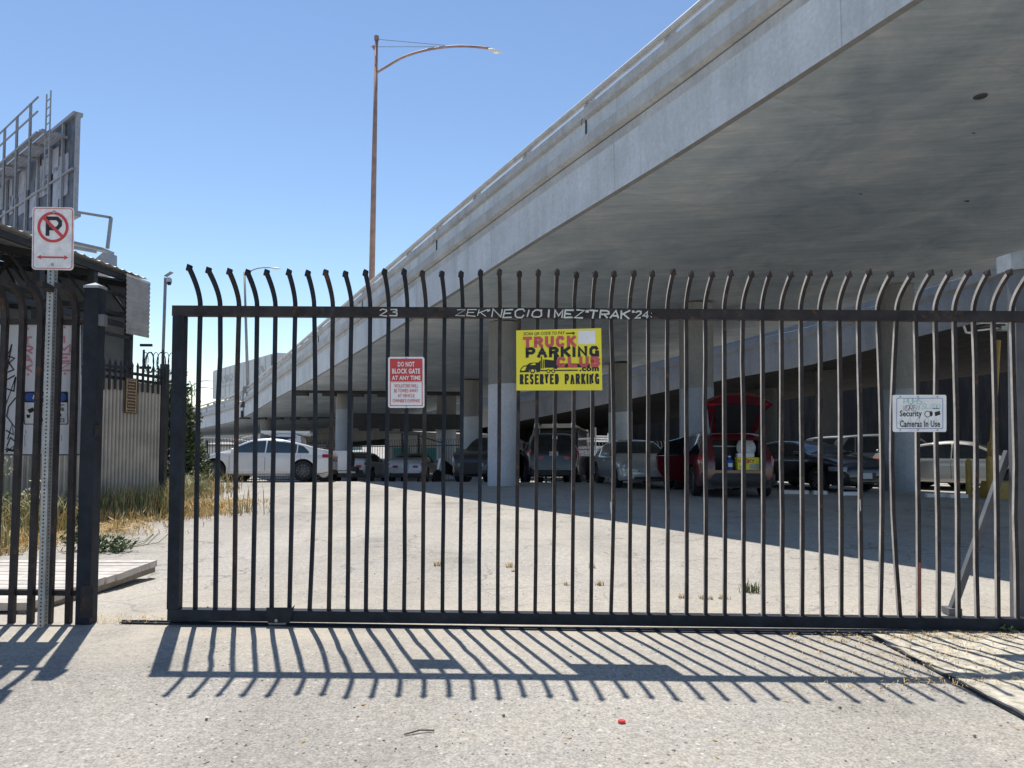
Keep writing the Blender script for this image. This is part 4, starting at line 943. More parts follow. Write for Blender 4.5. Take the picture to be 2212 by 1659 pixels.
def leaf_at(name, label, cat, u, v, size, mat, kind='leaf', group=None):
    p = G(u, v); p.z = gz(p.y) + .006; b = MB(); a = random.random() * 6
    if kind == 'leaf':
        pts = [(0, 0), (.35, .22), (.75, .2), (1, 0), (.7, -.22), (.3, -.2)]; R = Matrix.Rotation(a, 3, 'Z')
        b.add([p + R @ V(((x - .5) * size, y * size, .18 * size * abs(y) + .02 * size * sin(5 * x))) for x, y in pts] + [p + V((0, 0, -.004))], [(0, 1, 6), (1, 2, 6), (2, 3, 6), (3, 4, 6), (4, 5, 6), (5, 0, 6)])
    elif kind == 'stone': b.grid(lambda x, y: p + V((size * .5 * sin(pi * y) * cos(2 * pi * x) * (1 + .3 * sin(7 * x + a)), size * .4 * sin(pi * y) * sin(2 * pi * x), size * .3 * (1 + cos(pi * y)))), 9, 6)
    elif kind == 'stick': d = V((cos(.35), sin(.35), 0)); b.tube([p - d * size / 2 + V((0, 0, .004)), p + V((0, .01, .01)), p + d * size / 2 + V((0, 0, .004))], .004, 5)
    elif kind == 'cap': b.cyl(p, p + V((0, 0, .009)), size / 2, 16); b.cyl(p + V((0, 0, .0092)), p + V((0, 0, .011)), size * .40, 16)
    return tag(b.build(name, mat, smooth=kind in ('stone',)), label, cat, group)
leaf_at('bottle_cap', 'red plastic bottle cap lying on the driveway', 'bottle cap', 1343, 1566, .036, m_red, 'cap')
leaf_at('stick', 'thin dark stick lying on the driveway left of centre', 'stick', 906, 1589, .14, m_bark, 'stick')
leaf_at('flat_disc', 'pale flat disc at the bottom edge of the driveway', 'litter', 446, 1650, .036, m_mulch, 'leaf')
for k, (u, v) in enumerate(((655, 1605), (532, 1583), (785, 1528), (1550, 1640), (2198, 1580), (1545, 1604), (990, 1560), (1730, 1510), (1700, 1520), (1230, 1600))):
    leaf_at('dry_leaf', 'small dry leaf scattered on the driveway asphalt', 'leaf', u, v, .03, m_straw if k % 2 else m_ylw, 'leaf', 'dry leaves on the driveway')
for k, (u, v) in enumerate(((1088, 1551), (445, 1562), (1815, 1535), (2105, 1598), (448, 1316))):
    leaf_at('pebble', 'dark pebble lying on the worn asphalt', 'pebble', u, v, .017, m_peb, 'stone', 'dark pebbles on the ground')
b = MB()
for k in range(1500):
    u, v = random.uniform(300, 2210), random.choice((random.uniform(1090, 1330), random.uniform(1380, 1655)))
    p = G(u, v); s = .003 + .005 * random.random() ** 3; p.z = gz(p.y) + (.004 if p.y < 5.34 else 0)
    a = random.random() * 6; R = Matrix.Rotation(a, 3, 'Z')
    b.add([p + R @ V(q) * s for q in ((-1, -.7, 0), (1, -.8, 0), (.8, .8, 0), (-.9, .6, 0), (-.4, -.3, .7), (.5, -.2, .8), (.3, .4, .75), (-.4, .3, .6))], [(4, 5, 6, 7), (0, 1, 5, 4), (1, 2, 6, 5), (2, 3, 7, 6), (3, 0, 4, 7)], k % 3)
tag(b.build('gravel', [m_scrape, m_mulch, m_peb], origin=(0, 5, 0)), 'loose grit strewn over the asphalt', 'gravel', kind='stuff')

# ------------------------------------------------------------ vegetation
def blade(b, p, h, lean, wdt, m):
    a = random.random() * 6.28; d = V((cos(a), sin(a), 0)); x = V((-d.y, d.x, 0)) * wdt
    q1 = p + d * (lean * .35 * h) + V((0, 0, h * .6)); q2 = p + d * (lean * h) + V((0, 0, h * (1 - .3 * lean)))
    b.add([p - x, p + x, q1 + x * .7, q1 - x * .7, q2], [(0, 1, 2, 3), (3, 2, 4)], m)
b = MB()
def fline(y): return interp([(11.5, FA[0].x + 5.0), (12.9, FA[1].x), (13.6, FA[2].x), (18.9, FA[3].x)], y)
n = 0
while n < 14000:
    r = random.random()
    if r < .45: y = random.uniform(8.6, 11.2); x = random.uniform(-9.5, -5.6) ; dens = 1 - max(0, (9.9 - y)) / 1.6
    elif r < .85: y = random.uniform(10.2, 14.5); x = interp([(10.7, FA[0].x), (12.2, FA[1].x), (13.8, FA[3].x), (15, FA[3].x + .3)], y) + abs(random.gauss(0, .5)) + .08; dens = 1
    else: y = random.uniform(13.5, 22); x = interp([(13.5, FA[3].x), (22, -8.6)], y) + random.uniform(-.5, 1.1) * random.random(); dens = 1
    if random.random() > dens or noise.noise(V((x * 1.1, y * 1.1, 3))) < -.25: continue
    low = noise.noise(V((x * .8, y * .8, 9)))
    h = random.uniform(.10, .62) * (1.15 if low > 0 else .5); p = V((x, y, gz(y) - .01))
    blade(b, p, h, random.uniform(.1, .7), random.uniform(.004, .011), 0 if random.random() < (.35 if low > 0 else .85) else (1 if random.random() < .75 else 2)); n += 1
for k in range(4500):
    y = random.uniform(8.6, 17); x = interp([(8.6, -5.9), (10.7, -5.6), (12.2, FA[1].x + .9), (13.8, FA[3].x + 1.0), (17, FA[3].x + .3)], y) + random.gauss(-.25, .4)
    p = V((x, y, gz(y) + .01)); blade(b, p, random.uniform(.05, .12), 1.2, .008, 0)
tag(b.build('weeds', [m_straw, m_olive, m_leaf[2]], origin=(-8, 14, gz(14))), 'dry yellow grass and olive weeds along the foot of the corrugated fence', 'weeds', kind='stuff')
b = MB()
for k in range(1500):
    u, v = random.gauss(2010, 160), random.uniform(1371, 1392) if k % 2 else random.uniform(1385, 1500)
    if u > 2230 or u < 1700: continue
    p = G(u, v); p.z = .035 if u > 1910 and v > 1385 else .006
    blade(b, p, random.uniform(.008, .03), 2.2, .0022, 0)
for k in range(200):
    p = G(random.uniform(190, 460), random.uniform(1338, 1350)); p.z = .005; blade(b, p, random.uniform(.01, .05), 1.8, .002, 0)
tag(b.build('straw_litter', [m_straw], origin=(3.4, 5, 0)), 'loose dry straw gathered along the gate track', 'straw', kind='stuff')
def stalk_weed(u, v, h, label, flower):
    p = G(u, v); t = thing('tall_weed', label, 'weed', p, 'tall weeds by the fence'); b = MB(); top = p + V((random.uniform(-.12, .12), 0, h)); f = MB(); l = MB()
    for s in range(3):
        e = top + V((random.uniform(-.2, .2), random.uniform(-.1, .1), -random.uniform(0, .3) * h)); b.tube([p, p.lerp(e, .5) + V((.03, 0, 0)), e], [.007, .005, .003], 5)
        for k in range(22):
            c = p.lerp(e, random.uniform(.2, 1)) + V((random.gauss(0, .05), random.gauss(0, .05), 0)); a = random.random() * 6; r = random.uniform(.02, .05)
            l.add([c + V((r * cos(a), r * sin(a), 0)), c + V((r * .4 * cos(a + 1.6), r * .4 * sin(a + 1.6), .01)), c + V((-r * cos(a), -r * sin(a), .02)), c + V((-r * .4 * cos(a + 1.6), -r * .4 * sin(a + 1.6), .01))], [(0, 1, 2, 3)])
        for k in range(26 if flower else 6):
            c = e + V((random.gauss(0, .04), random.gauss(0, .03), random.uniform(-.16, .05))); r = .016; a = random.random() * 6
            f.add([c + V((r * cos(a), r * sin(a), r)), c + V((-r * sin(a), r * cos(a), -r * .3)), c - V((r * cos(a), r * sin(a), r))], [(0, 1, 2)])
    b.build('stem', m_olive, t); l.build('leaves', m_olive, t); f.build('seed_head', m_seed, t)
for u, v, h, lb in ((242, 1075, 1.05, 'tall weed with pale seed head left of the brown plaque'), (288, 1076, 1.0, 'leaning tall weed with seed head below the brown plaque'), (344, 1085, .95, 'bushy tall weed by the fence end post'), (18, 1150, 1.2, 'tall flowering weed at the far left under the board'), (60, 1160, .8, 'shorter tall weed beside the punched sign post'), (312, 1090, .7, 'low tall weed right of the plaque'), (395, 1085, .75, 'dry tall weed below the hedge'), (150, 1130, .6, 'squat tall weed left of the square gate post')):
    stalk_weed(u, v, h, lb, True)
def leaf_cloud(b, c, r, n, s, mats=3):
    for k in range(n):
        d = V((random.gauss(0, 1), random.gauss(0, 1), random.gauss(0, 1))).normalized() * (random.random() ** .45)
        q = V(c) + V((d.x * r[0], d.y * r[1], d.z * r[2])); q += V((noise.noise(q * 1.3), noise.noise(q * 1.7 + V((5, 0, 0))), noise.noise(q * 1.5 + V((0, 9, 0))))) * .25 * min(r)
        a = V((random.gauss(0, 1), random.gauss(0, 1), random.gauss(0, 1))).normalized(); x = a.orthogonal().normalized(); y = a.cross(x); z = s * random.uniform(.6, 1.4)
        b.add([q + x * z, q + y * z * .45, q - x * z, q - y * z * .45], [(0, 1, 2, 3)], random.choice([0, 0, 1, 1, 2][:mats + 2]))
hb = P(380, 1050, 20.5); hb.z = gz(20.5)
hg = thing('ivy_hedge', 'tall dark green ivy covered hedge right of the corrugated fence', 'hedge', hb)
b = MB()
for dx, z, rx, rz, n in ((-.35, .55, .62, .6, 2200), (-.3, 1.35, .6, .65, 2400), (-.35, 2.1, .55, .55, 2000), (.25, 1.15, .38, .5, 1300), (-.1, .3, .7, .4, 1300), (-.3, 2.65, .5, .3, 900), (-.75, 2.2, .4, .8, 1200), (-.8, .8, .4, .9, 1400), (.45, .6, .3, .5, 700), (.1, 1.9, .35, .4, 800)): leaf_cloud(b, hb + V((dx, .3, z)), (rx, .6, rz), n, .055)
for k in range(40):
    p = hb + V((random.uniform(-.8, .4), .2, 2.5)); e = p + V((random.uniform(-.15, .15), 0, random.uniform(.2, .65))); b.tube([p, e], .006, 4, 2)
    leaf_cloud(b, e, (.06, .06, .12), 8, .03)
b.build('foliage', m_leaf, hg)
b = MB()
for k in range(9): p = hb + V((random.uniform(-.7, .3), .3, 0)); b.tube([p, p + V((random.uniform(-.2, .2), 0, 1.2)), p + V((random.uniform(-.3, .3), 0, 2.4))], [.03, .02, .01], 6)
b.build('stems', m_bark, hg)
c = P(232, 1170, 9.0); c.z = gz(9.0)
wp = thing('green_weed', 'low bright green leafy weed beside the square gate post', 'plant', c); b = MB()
leaf_cloud(b, c + V((0, 0, .09)), (.3, .25, .1), 420, .03); leaf_cloud(b, c + V((-.42, .1, .14)), (.16, .2, .15), 200, .03); b.build('leaves', m_leaf, wp)
b = MB()
for k in range(7): b.tube([c, c + V((.15 + .07 * k, random.uniform(-.1, .2), .1)), c + V((.2 + .08 * k, random.uniform(-.1, .3), .12 + .02 * k))], .005, 4)
b.build('stems', m_olive, wp)
for u, v, w_, h, lb in ((20, 1150, .42, .55, 'leafy weed bush at the far left under the tagged board'), (125, 1135, .3, .4, 'small leafy weed bush between the sign post and the square post'), (250, 1105, .4, .42, 'leafy weed bush against the corrugated sheets under the plaque'), (310, 1095, .3, .34, 'low leafy weed bush at the foot of the end post'), (410, 1075, .45, .5, 'pale leafy weed bush at the edge of the sunlit lot')):
    p = G(u, v); t = thing('weed_bush', lb, 'bush', p, 'leafy weed bushes'); b = MB()
    leaf_cloud(b, p + V((0, 0, h * .5)), (w_, w_ * .7, h * .55), 1500, .024); leaf_cloud(b, p + V((w_ * .6, 0, h * .4)), (w_ * .5, w_ * .4, h * .4), 600, .024); b.build('leaves', [m_olive, m_leaf[1], m_seed if u in (20, 410) else m_leaf[2]], t)
    b = MB()
    for k in range(6): b.tube([p, p + V((random.uniform(-.5, .5) * w_, 0, h * .5)), p + V((random.uniform(-.9, .9) * w_, random.uniform(-.2, .2), h))], .005, 4)
    b.build('stems', m_olive, t)
def tuft(u, v, h, n, lab, mm, g=None):
    p = G(u, v); b = MB()
    for k in range(n): blade(b, p + V((random.gauss(0, h * .35), random.gauss(0, h * .25), 0)), h * random.uniform(.4, 1.1), random.uniform(.2, .9), .0035, 0)
    tag(b.build('grass_tuft', mm, origin=p), lab, 'grass tuft', g)
tuft(1625, 1280, .13, 70, 'tallest green tuft of grass growing from an asphalt crack', m_leaf[2])
gr = 'dry grass tufts in the asphalt cracks'; lb = 'dry straw coloured grass tuft in a crack of the sunlit lot'
for u, v in ((1535, 1296), (1560, 1294), (1518, 1294), (945, 1222), (1100, 1226), (1110, 1236), (1225, 1266), (1295, 1266), (1280, 1228), (1475, 1293)): tuft(u, v, random.uniform(.03, .08), random.randint(14, 44), lb, m_straw, gr)
p = G(2172, 1368); b = MB(); leaf_cloud(b, p + V((0, 0, .03)), (.06, .05, .03), 50, .016, 1); tag(b.build('green_sprout', [m_leaf[2], m_leaf[1], m_leaf[2]], origin=p), 'small green sprout beside the track at the right', 'plant')
# ------------------------------------------------------------ vehicles
def mono(pts):
    xs = [p[0] for p in pts]; ys = [p[1] for p in pts]; n = len(pts)
    d = [(ys[i + 1] - ys[i]) / (xs[i + 1] - xs[i]) for i in range(n - 1)]
    m = [d[0]] + [0 if d[i - 1] * d[i] <= 0 else 2 * d[i - 1] * d[i] / (d[i - 1] + d[i]) for i in range(1, n - 1)] + [d[-1]]
    def f(x):
        if x <= xs[0]: return ys[0]
        for i in range(n - 1):
            if x <= xs[i + 1]:
                h = xs[i + 1] - xs[i]; t = (x - xs[i]) / h
                return (1 + 2 * t) * (1 - t) ** 2 * ys[i] + t * (1 - t) ** 2 * h * m[i] + t * t * (3 - 2 * t) * ys[i + 1] + t * t * (t - 1) * h * m[i + 1]
        return ys[-1]
    return f
def place(obj, loc, heading):
    y = loc[1]; s = gs(y); fwd = V((cos(heading), sin(heading), 0)); fwd.z = -s * fwd.y; fwd.normalize()
    up = V((0, s, 1)).normalized(); left = up.cross(fwd).normalized(); up = fwd.cross(left)
    Mx = Matrix((fwd, left, up)).transposed().to_4x4()
    obj.location = loc; obj.rotation_euler = Mx.to_euler()
# side profiles (x from rear -1 to front +1 of half length, height as share of H)
SEDAN = dict(L=4.7, W=1.85, H=1.44, top=[(-1, .56), (-.985, .70), (-.93, .765), (-.72, .79), (-.42, .95), (-.18, .995), (.05, .985), (.2, .93), (.45, .735), (.75, .655), (.92, .57), (.985, .47), (1, .40)],
             belt=.66, ws=(.44, .16), rw=(-.70, -.33), sw=(-.60, .37), wb=1.43, rx=.34)
FAST = dict(SEDAN, top=[(-1, .56), (-.985, .66), (-.955, .725), (-.86, .745), (-.6, .86), (-.34, .96), (-.08, 1.0), (.1, .975), (.27, .87), (.44, .705), (.66, .62), (.8, .565), (.93, .48), (.985, .41), (1, .35)], rw=(-.82, -.30), sw=(-.68, .40), belt=.62)
SUV = dict(L=4.7, W=1.92, H=1.70, top=[(-1, .52), (-.985, .62), (-.95, .70), (-.83, .93), (-.7, .975), (-.3, 1), (.05, .985), (.2, .92), (.42, .69), (.75, .635), (.92, .56), (.985, .46), (1, .38)],
           belt=.62, ws=(.41, .14), rw=(-.945, -.83), sw=(-.80, .34), wb=1.42, rx=.36)
def vehicle(name, label, loc, heading, spec, body, lens='tail', rim=m_rim, glass=m_glass, cut=None, group=None, cat='car', plate=None, lampmat=None, trim_low=True):
    S = spec; L2, W2, H = S['L'] / 2, S['W'] / 2, S['H']
    root = thing(name, label, cat, loc, group); LOC[root.name] = V((0, 0, 0))
    tf = mono([(a * L2, z * H) for a, z in S['top']])
    wf = mono([(-L2, W2 * .80), (-L2 * .97, W2 * .87), (-L2 * .8, W2 * .965), (-L2 * .4, W2), (L2 * .45, W2 * .995), (L2 * .8, W2 * .94), (L2 * .94, W2 * .82), (L2, W2 * .66)])
    zb0 = S['belt'] * H
    lf_ = mono([(-L2, .42), (-L2 * .95, .30), (-L2 * .75, .22), (L2 * .75, .20), (L2 * .95, .24), (L2, .30)])
    def ring(x):
        zt, w, zl = tf(x), wf(x), lf_(x); zb = min(zb0 + .02 * sin(x), zt - .035)
        k = max(0, (zt - zb0)) / (H - zb0); wt = w * (.955 - .27 * min(1, k)); c = .015 + .045 * min(1, k) 
        return [(0, zl), (w * .80, zl), (w * .94, zl + .03), (w * .985, zl + .13), (w * .97, lerp(zl, zb, .40)), (w, lerp(zl, zb, .72)), (w * .992, lerp(zl, zb, .9)), (w * .962, zb), (lerp(w * .945, wt, .5), lerp(zb, zt - c, .5)), (wt, zt - c), (wt * .93, zt - c * .5), (wt * .6, zt - c * .12), (0, zt)]
    xs = sorted(set([-L2 + S['L'] * k / 46 for k in range(47)] + [-L2 * .985, L2 * .985]))
    b = MB(); R = []
    for x in xs:
        r = ring(x); full = [(y, z) for y, z in r] + [(-y, z) for y, z in r[-2:0:-1]]; R.append(len(b.v)); b.v += [V((x, y, z)) for y, z in full]
    n = len(ring(0)) * 2 - 2
    for i in range(len(xs) - 1):
        for k in range(n): b.f.append([R[i] + k, R[i] + (k + 1) % n, R[i + 1] + (k + 1) % n, R[i + 1] + k]); b.m.append(0)
    b.f.append([R[0] + k for k in range(n)]); b.m.append(0); b.f.append([R[-1] + k for k in range(n)][::-1]); b.m.append(0)
    bo = b.build('body', [body, m_trim], root, smooth=True, sharp=32)
    cb = MB(); wx = (S['wb'], -S['wb'] + .02); rx = S['rx']
    for x in wx:
        for s in (-1, 1): cb.cyl((x, s * (W2 + .2), rx), (x, s * (W2 - .30), rx), rx + .055, 28)
    if cut: cb.box(*cut)
    co = cb.build('cutter', m_trim, None)
    co.parent = root
    co.location = LOC[co.name]
    md = bo.modifiers.new('arch', 'BOOLEAN'); md.operation = 'DIFFERENCE'; md.object = co; md.solver = 'EXACT'; md.use_self = True
    try: md.material_mode = 'TRANSFER'
    except Exception: pass
    dg = bpy.context.evaluated_depsgraph_get(); dg.update()
    me = bpy.data.meshes.new_from_object(bo.evaluated_get(dg)); bo.modifiers.clear(); old = bo.data
    if len(me.polygons) > 100: bo.data = me; bpy.data.meshes.remove(old); me.name = 'body'
    bpy.data.objects.remove(co)
    def sy(x, z):
        r = ring(x)
        for (y0, z0), (y1, z1) in zip(r[2:10], r[3:11]):
            if z0 <= z <= z1 and z1 > z0: return lerp(y0, y1, (z - z0) / (z1 - z0))
        return r[9][0]
    def tz(x, f):
        r = ring(x); w = r[9][0]; y = abs(f) * w; 
        pts = [(0, r[12][1]), (r[11][0], r[11][1]), (r[10][0], r[10][1]), (w, r[9][1])]
        return V((x, f * w, interp(pts, y)))
    x0, x1 = S['sw'][0] * L2, S['sw'][1] * L2
    def sidewin(a0, a1, s, nm='side_window', m=None):
        def zc(x):
            zl_ = zb0 + .035; zh = max(zl_ + .004, ring(x)[9][1] - .045); e = min(1, (x - x0) / .22, (x1 - x) / .10); return zl_, lerp(zl_, zh, max(.02, e) ** .6)
        g = MB().grid(lambda a, h: (lerp(a0, a1, a), s * (sy(lerp(a0, a1, a), lerp(*zc(lerp(a0, a1, a)), h)) + .007), lerp(*zc(lerp(a0, a1, a)), h)), 14, 4)
        g.build(nm, m or glass, root, smooth=True)
    cuts = S.get('cuts', (x0, lerp(x0, x1, .16), lerp(x0, x1, .56), x1))
    for s in (-1, 1):
        for a0, a1 in zip(cuts, cuts[1:]): sidewin(a0 + .02, a1 - .02, s)
    a, c = S['ws'][0] * L2, S['ws'][1] * L2
    MB().grid(lambda u, v: tz(lerp(a, c, u), lerp(-.9, .9, v)) + V((.005, 0, .007)), 8, 12).build('windshield', glass, root, smooth=True)
    a2, c2 = S['rw'][0] * L2, S['rw'][1] * L2
    if not cut: MB().grid(lambda u, v: tz(lerp(a2, c2, u), lerp(-.86, .86, v)) + V((-.006, 0, .007)), 8, 12).build('rear_window', glass, root, smooth=True)
    tm = None
    def mk_tyre():
        b = MB(); pr = [(.60, .085), (.80, .105), (.95, .105), (1, .075), (1, -.075), (.95, -.105), (.80, -.105), (.60, -.085)]
        b.grid(lambda u, v: (lambda r, y: (r * rx * cos(2 * pi * u), y, r * rx * sin(2 * pi * u)))(*[interp([(k / 7, p[j]) for k, p in enumerate(pr)], v) for j in (0, 1)]), 28, 14); return b
    def mk_rim(s):
        b = MB(); y = .088 * s; r = rx * .64
        b.grid(lambda u, v: (lerp(r, r * .88, v) * cos(2 * pi * u), lerp(y, y + .012 * s, v), lerp(r, r * .88, v) * sin(2 * pi * u)), 28, 1)
        for k in range(5):
            t = 2 * pi * k / 5 + .3; d = V((cos(t), 0, sin(t))); e = V((-sin(t), 0, cos(t)))
            for q in (-.05, .05): b.bar(V((0, y, 0)) + d * .04 + e * q * .6, V((0, y - .004 * s, 0)) + d * r * .95 + e * q, .035, .02, up=(0, 1, 0))
        b.cyl((0, y - .03 * s, 0), (0, y + .016 * s, 0), .06, 14); return b
    hub = MB().cyl((0, -.06, 0), (0, .06, 0), rx * .62, 24)
    tyre0 = None
    for x in wx:
        for s in (-1, 1):
            o = mk_tyre().build('wheel', m_tyre, root, smooth=True) if tyre0 is None else None
            if tyre0 is None: tyre0 = o
            else: o = tyre0.copy(); COL.objects.link(o)
            o.parent = root; LOC[o.name] = V((0, 0, 0)); o.location = (x, s * (wf(x) - .125), rx)
            rb = mk_rim(s); rb.build('rim', rim, o); MB().cyl((0, .05 * s, 0), (0, .07 * s, 0), rx * .61, 24).build('brake_disc', m_trim, o)
    def wrap(nm, mat_, xa, xb, za, zb_, off=.012, taper=0):
        for s in (-1, 1):
            MB().grid(lambda u, v: (lerp(xa, xb, u), s * (sy(lerp(xa, xb, u), lerp(za + taper * u, zb_, v)) + off), lerp(za + taper * u, zb_, v)), 10, 4).build(nm, mat_, root, smooth=True)
    zt_r, zt_f = tf(-L2 * .97), tf(L2 * .9)
    if S.get('tall_tail'): wrap('tail_light', lampmat or m_tail, -L2 * .995, -L2 * .93, H * .45, H * .60)
    else: wrap('tail_light', lampmat or m_tail, -L2 * .998, -L2 * .86, min(H * .54, zt_r - .17), min(H * .62, zt_r - .05))
    wrap('headlight', m_lens, L2 * .80, L2 * .985, .58, .70, .01)
    def endface(sgn, y0, y1, za, zb_, mat_, nm, off=.012, nn=8):
        xe = sgn * L2
        MB().grid(lambda u, v: (xe + sgn * off, lerp(y0, y1, u), lerp(za, zb_, v)), nn, 2).build(nm, mat_, root)
    wr = wf(-L2) 
    fw_ = wf(L2)
    if S.get('nogrille') is None: endface(1, -fw_ * .5, fw_ * .5, .34, tf(L2) - .03, m_trim, 'grille')
    def low(sgn):      # dark lower valance
        MB().grid(lambda u, v: (sgn * (L2 * .985 + .022 - .0 * v), lerp(-wf(sgn * L2) * .98, wf(sgn * L2) * .98, u), lerp(.25, .43, v)), 6, 2).build('lower_valance', m_trim, root)
    low(-1)
    for s in (-1, 1):
        zr1 = min(tf(-L2) - .03, H * .60) if S['belt'] > .6 and H < 1.5 else H * .50
        if not cut: MB().grid(lambda u, v: (-L2 - .012 + .05 * u ** 3, s * lerp(wr * .46, wr * 1.0, u), lerp(zr1 - .11, zr1, v)), 8, 2).build('tail_light', lampmat or m_tail, root)
        MB().grid(lambda u, v: (L2 + .012 - .06 * u ** 2, s * lerp(fw_ * .55, fw_ * 1.08, u), lerp(.57, min(.69, tf(L2) - .0), v)), 8, 2).build('headlight', m_lens, root)
    if S.get('nogrille'): MB().grid(lambda u, v: (L2 + .014, lerp(-fw_ * .8, fw_ * .8, u), lerp(.28, .36, v)), 6, 2).build('lower_intake', m_trim, root)
    pz = S.get('plate_z', H * .5)
    if plate in ('rear', 'both'): MB().box((-L2 - .016, 0, pz), (.02, .31, .155)).build('licence_plate', m_plate, root)
    if plate in ('front', 'both'): MB().box((L2 + .02, 0, .46), (.02, .31, .155)).build('licence_plate', m_plate, root)
    for s in (-1, 1):
        mx = S['sw'][1] * L2 - .10
        MB().ball((mx, s * (W2 + .06), zb0 + .10), (.07, .11, .07), 10, 7).build('mirror', body if S.get('mirror_body', 1) else m_trim, root, smooth=True)
        if not cut:
            b = MB()
            for xx in (S['sw'][1] * L2 + .02, lerp(x0, x1, .56), x0 + .28):
                b.grid(lambda u, v: (xx - .012 + .012 * u + .0 * v, s * (sy(xx, lerp(.34, zb0 - .02, v)) + .003), lerp(.34, zb0 - .02, v)), 1, 6)
            b.build('door_seam', m_trim, root)
            b = MB()
            for xx in (lerp(x0, x1, .62), lerp(x0, x1, .22)): b.box((xx, s * (sy(xx, zb0 - .12) + .008), zb0 - .12), (.18, .02, .025))
            b.build('door_handle', body, root)
        MB().grid(lambda u, v: (lerp(-S['wb'] + .42, S['wb'] - .42, u), s * (sy(lerp(-S['wb'] + .42, S['wb'] - .42, u), lerp(.23, .30, v)) + .006), lerp(.23, .30, v)), 6, 1).build('sill', m_trim, root)
    place(root, loc, heading)
    root['_d'] = 1; del root['_d']
    return root, dict(tf=tf, wf=wf, sy=sy, tz=tz, L2=L2, W2=W2, H=H, zb=zb0)
def at(u, v, Y=None):
    p = P(u, v, Y) if Y else G(u, v); return V((p.x, p.y, gz(p.y)))
rad = radians
g_ = 'cars parked in the lot'
vehicle('parked_car', 'white fastback sedan parked side on in the sun at the left of the lot', at(573, 905, 26.2), rad(180 + 6), FAST, m_pwhite, rim=m_rimd, glass=m_glass2, group=g_, lampmat=m_tail)
vehicle('parked_car', 'white sedan in shade seen from behind, right of the pickup tailgate', at(783, 905, 37.8), rad(90 - 4), dict(SEDAN), m_psilver, plate='rear', group=g_)
vehicle('parked_car', 'silver sedan with dark tail lamp band seen from behind near the round column', at(896, 905, 37.5), rad(90 - 3), dict(SEDAN, top=FAST['top'], H=1.42), m_psilver, plate='rear', group=g_)
vehicle('parked_car', 'black utility vehicle mostly hidden behind the whitewashed column', at(1068, 905, 30.0), rad(-110), dict(SUV, H=1.78), m_pblack, group=g_)
vehicle('parked_car', 'black people carrier seen from behind just right of the whitewashed column', at(1184, 905, 29.0), rad(90 + 2), dict(SUV, L=4.9, W=1.98, H=1.78, plate_z=.98), m_pblack, plate='rear', group=g_)
vehicle('parked_car', 'pale silver sedan facing the gate with a smooth grille free nose', at(1366, 905, 24.4), rad(-90 + 4), dict(FAST, nogrille=1), m_pchamp if False else m_psilver, rim=m_rimd, group=g_)
red, info = vehicle('parked_car', 'red crossover with its tailgate raised and load bay full', at(1550, 905, 20.8), rad(90 - 3), dict(SUV, H=1.62, L=4.75, W=1.95, rx=.37), m_pred, rim=m_rimd, cut=((-2.05, 0, 1.03), (1.5, 1.12, .72)), group=g_)
vehicle('parked_car', 'black sedan with spindle grille facing the gate right of the red crossover', at(1740, 905, 23.0), rad(-90 + 20), dict(SEDAN, H=1.43), m_pblack, plate='front', group=g_)
vehicle('parked_car', 'grey crossover half hidden by the right column', at(1880, 905, 25.2), rad(-90 + 42), dict(SUV, H=1.62, L=4.5, W=1.85), m_pgrey, rim=m_rimd, group=g_)
vehicle('parked_car', 'grey utility vehicle nose poking out behind the right column', at(1955, 905, 24.4), rad(-90 + 62), dict(SUV, H=1.66, L=4.5, W=1.85), m_pgrey, group=g_)
vehicle('parked_car', 'champagne sedan in a sun patch behind the yellow bollards', at(2082, 905, 22.6), rad(-90 + 50), dict(FAST, nogrille=1, H=1.44), m_pchamp, group=g_)
# raised tailgate and load of the red crossover
L2 = info['L2']
def rl_(x, y, z): return V((x, y, z))
hx, hz = -L2 + .62, 1.60; tx, tzp = -L2 - .18, 2.48
def hatch(t, w, o):        # t along hinge->tip, w across, o thickness toward the ground/viewer side
    d = V((tx - hx, 0, tzp - hz)); n = V((-d.z, 0, d.x)).normalized()   # outward (down/back)
    return V((hx, 0, hz)) + d * t + V((0, w, 0)) + n * (o if n.z < 0 else -o)
outl = [(0, .52), (.18, .60), (.62, .70), (.78, .83), (.86, .70), (.96, .50), (1.01, .2), (1.02, 0)]
outl = outl + [(t, -w) for t, w in outl[-2::-1]]
b = MB().poly([hatch(t, w, -.03) for t, w in outl], hatch(0, 0, .06) - hatch(0, 0, -.03)); hl = b.build('tailgate', m_pred, red)
b = MB().poly([hatch(.04 + t * .74, w * .82, .062) for t, w in [(0, .5), (.5, .58), (1, .66), (1, -.66), (.5, -.58), (0, -.5)]], hatch(0, 0, .085) - hatch(0, 0, .062)); b.build('tailgate_lining', m_trim, hl)
b = MB()
for s in (-1, 1): b.poly([hatch(t, w * s, .064) for t, w in ((.74, .40), (.80, .40), (.80, .74), (.75, .68))], hatch(0, 0, .075) - hatch(0, 0, .064))
b.build('tailgate_lamp', m_tail, hl)
b = MB(); [b.tube([V((-L2 + .42, s * .60, 1.32)), hatch(.5, s * .56, .05)], .012, 6) for s in (-1, 1)]; b.build('gas_strut', m_steel, hl)
b = MB().grid(lambda u, v: V((-L2 - .022 - .03 * sin(pi * v) + .14 * (abs(u - .5) * 2) ** 4, lerp(-.88, .88, u), lerp(.30, .60, v))), 12, 4); b.build('bumper_trim', m_trim, red, smooth=True)
b = MB()
for s in (-1, 1): b.poly([V((-L2 - .01 + .05, s * .56, .95)), V((-L2 + .16, s * .84, .92)), V((-L2 + .18, s * .84, 1.02)), V((-L2 + .1, s * .6, 1.04))], (-.04, 0, 0))
b.build('tail_light_inner', m_tail, red)
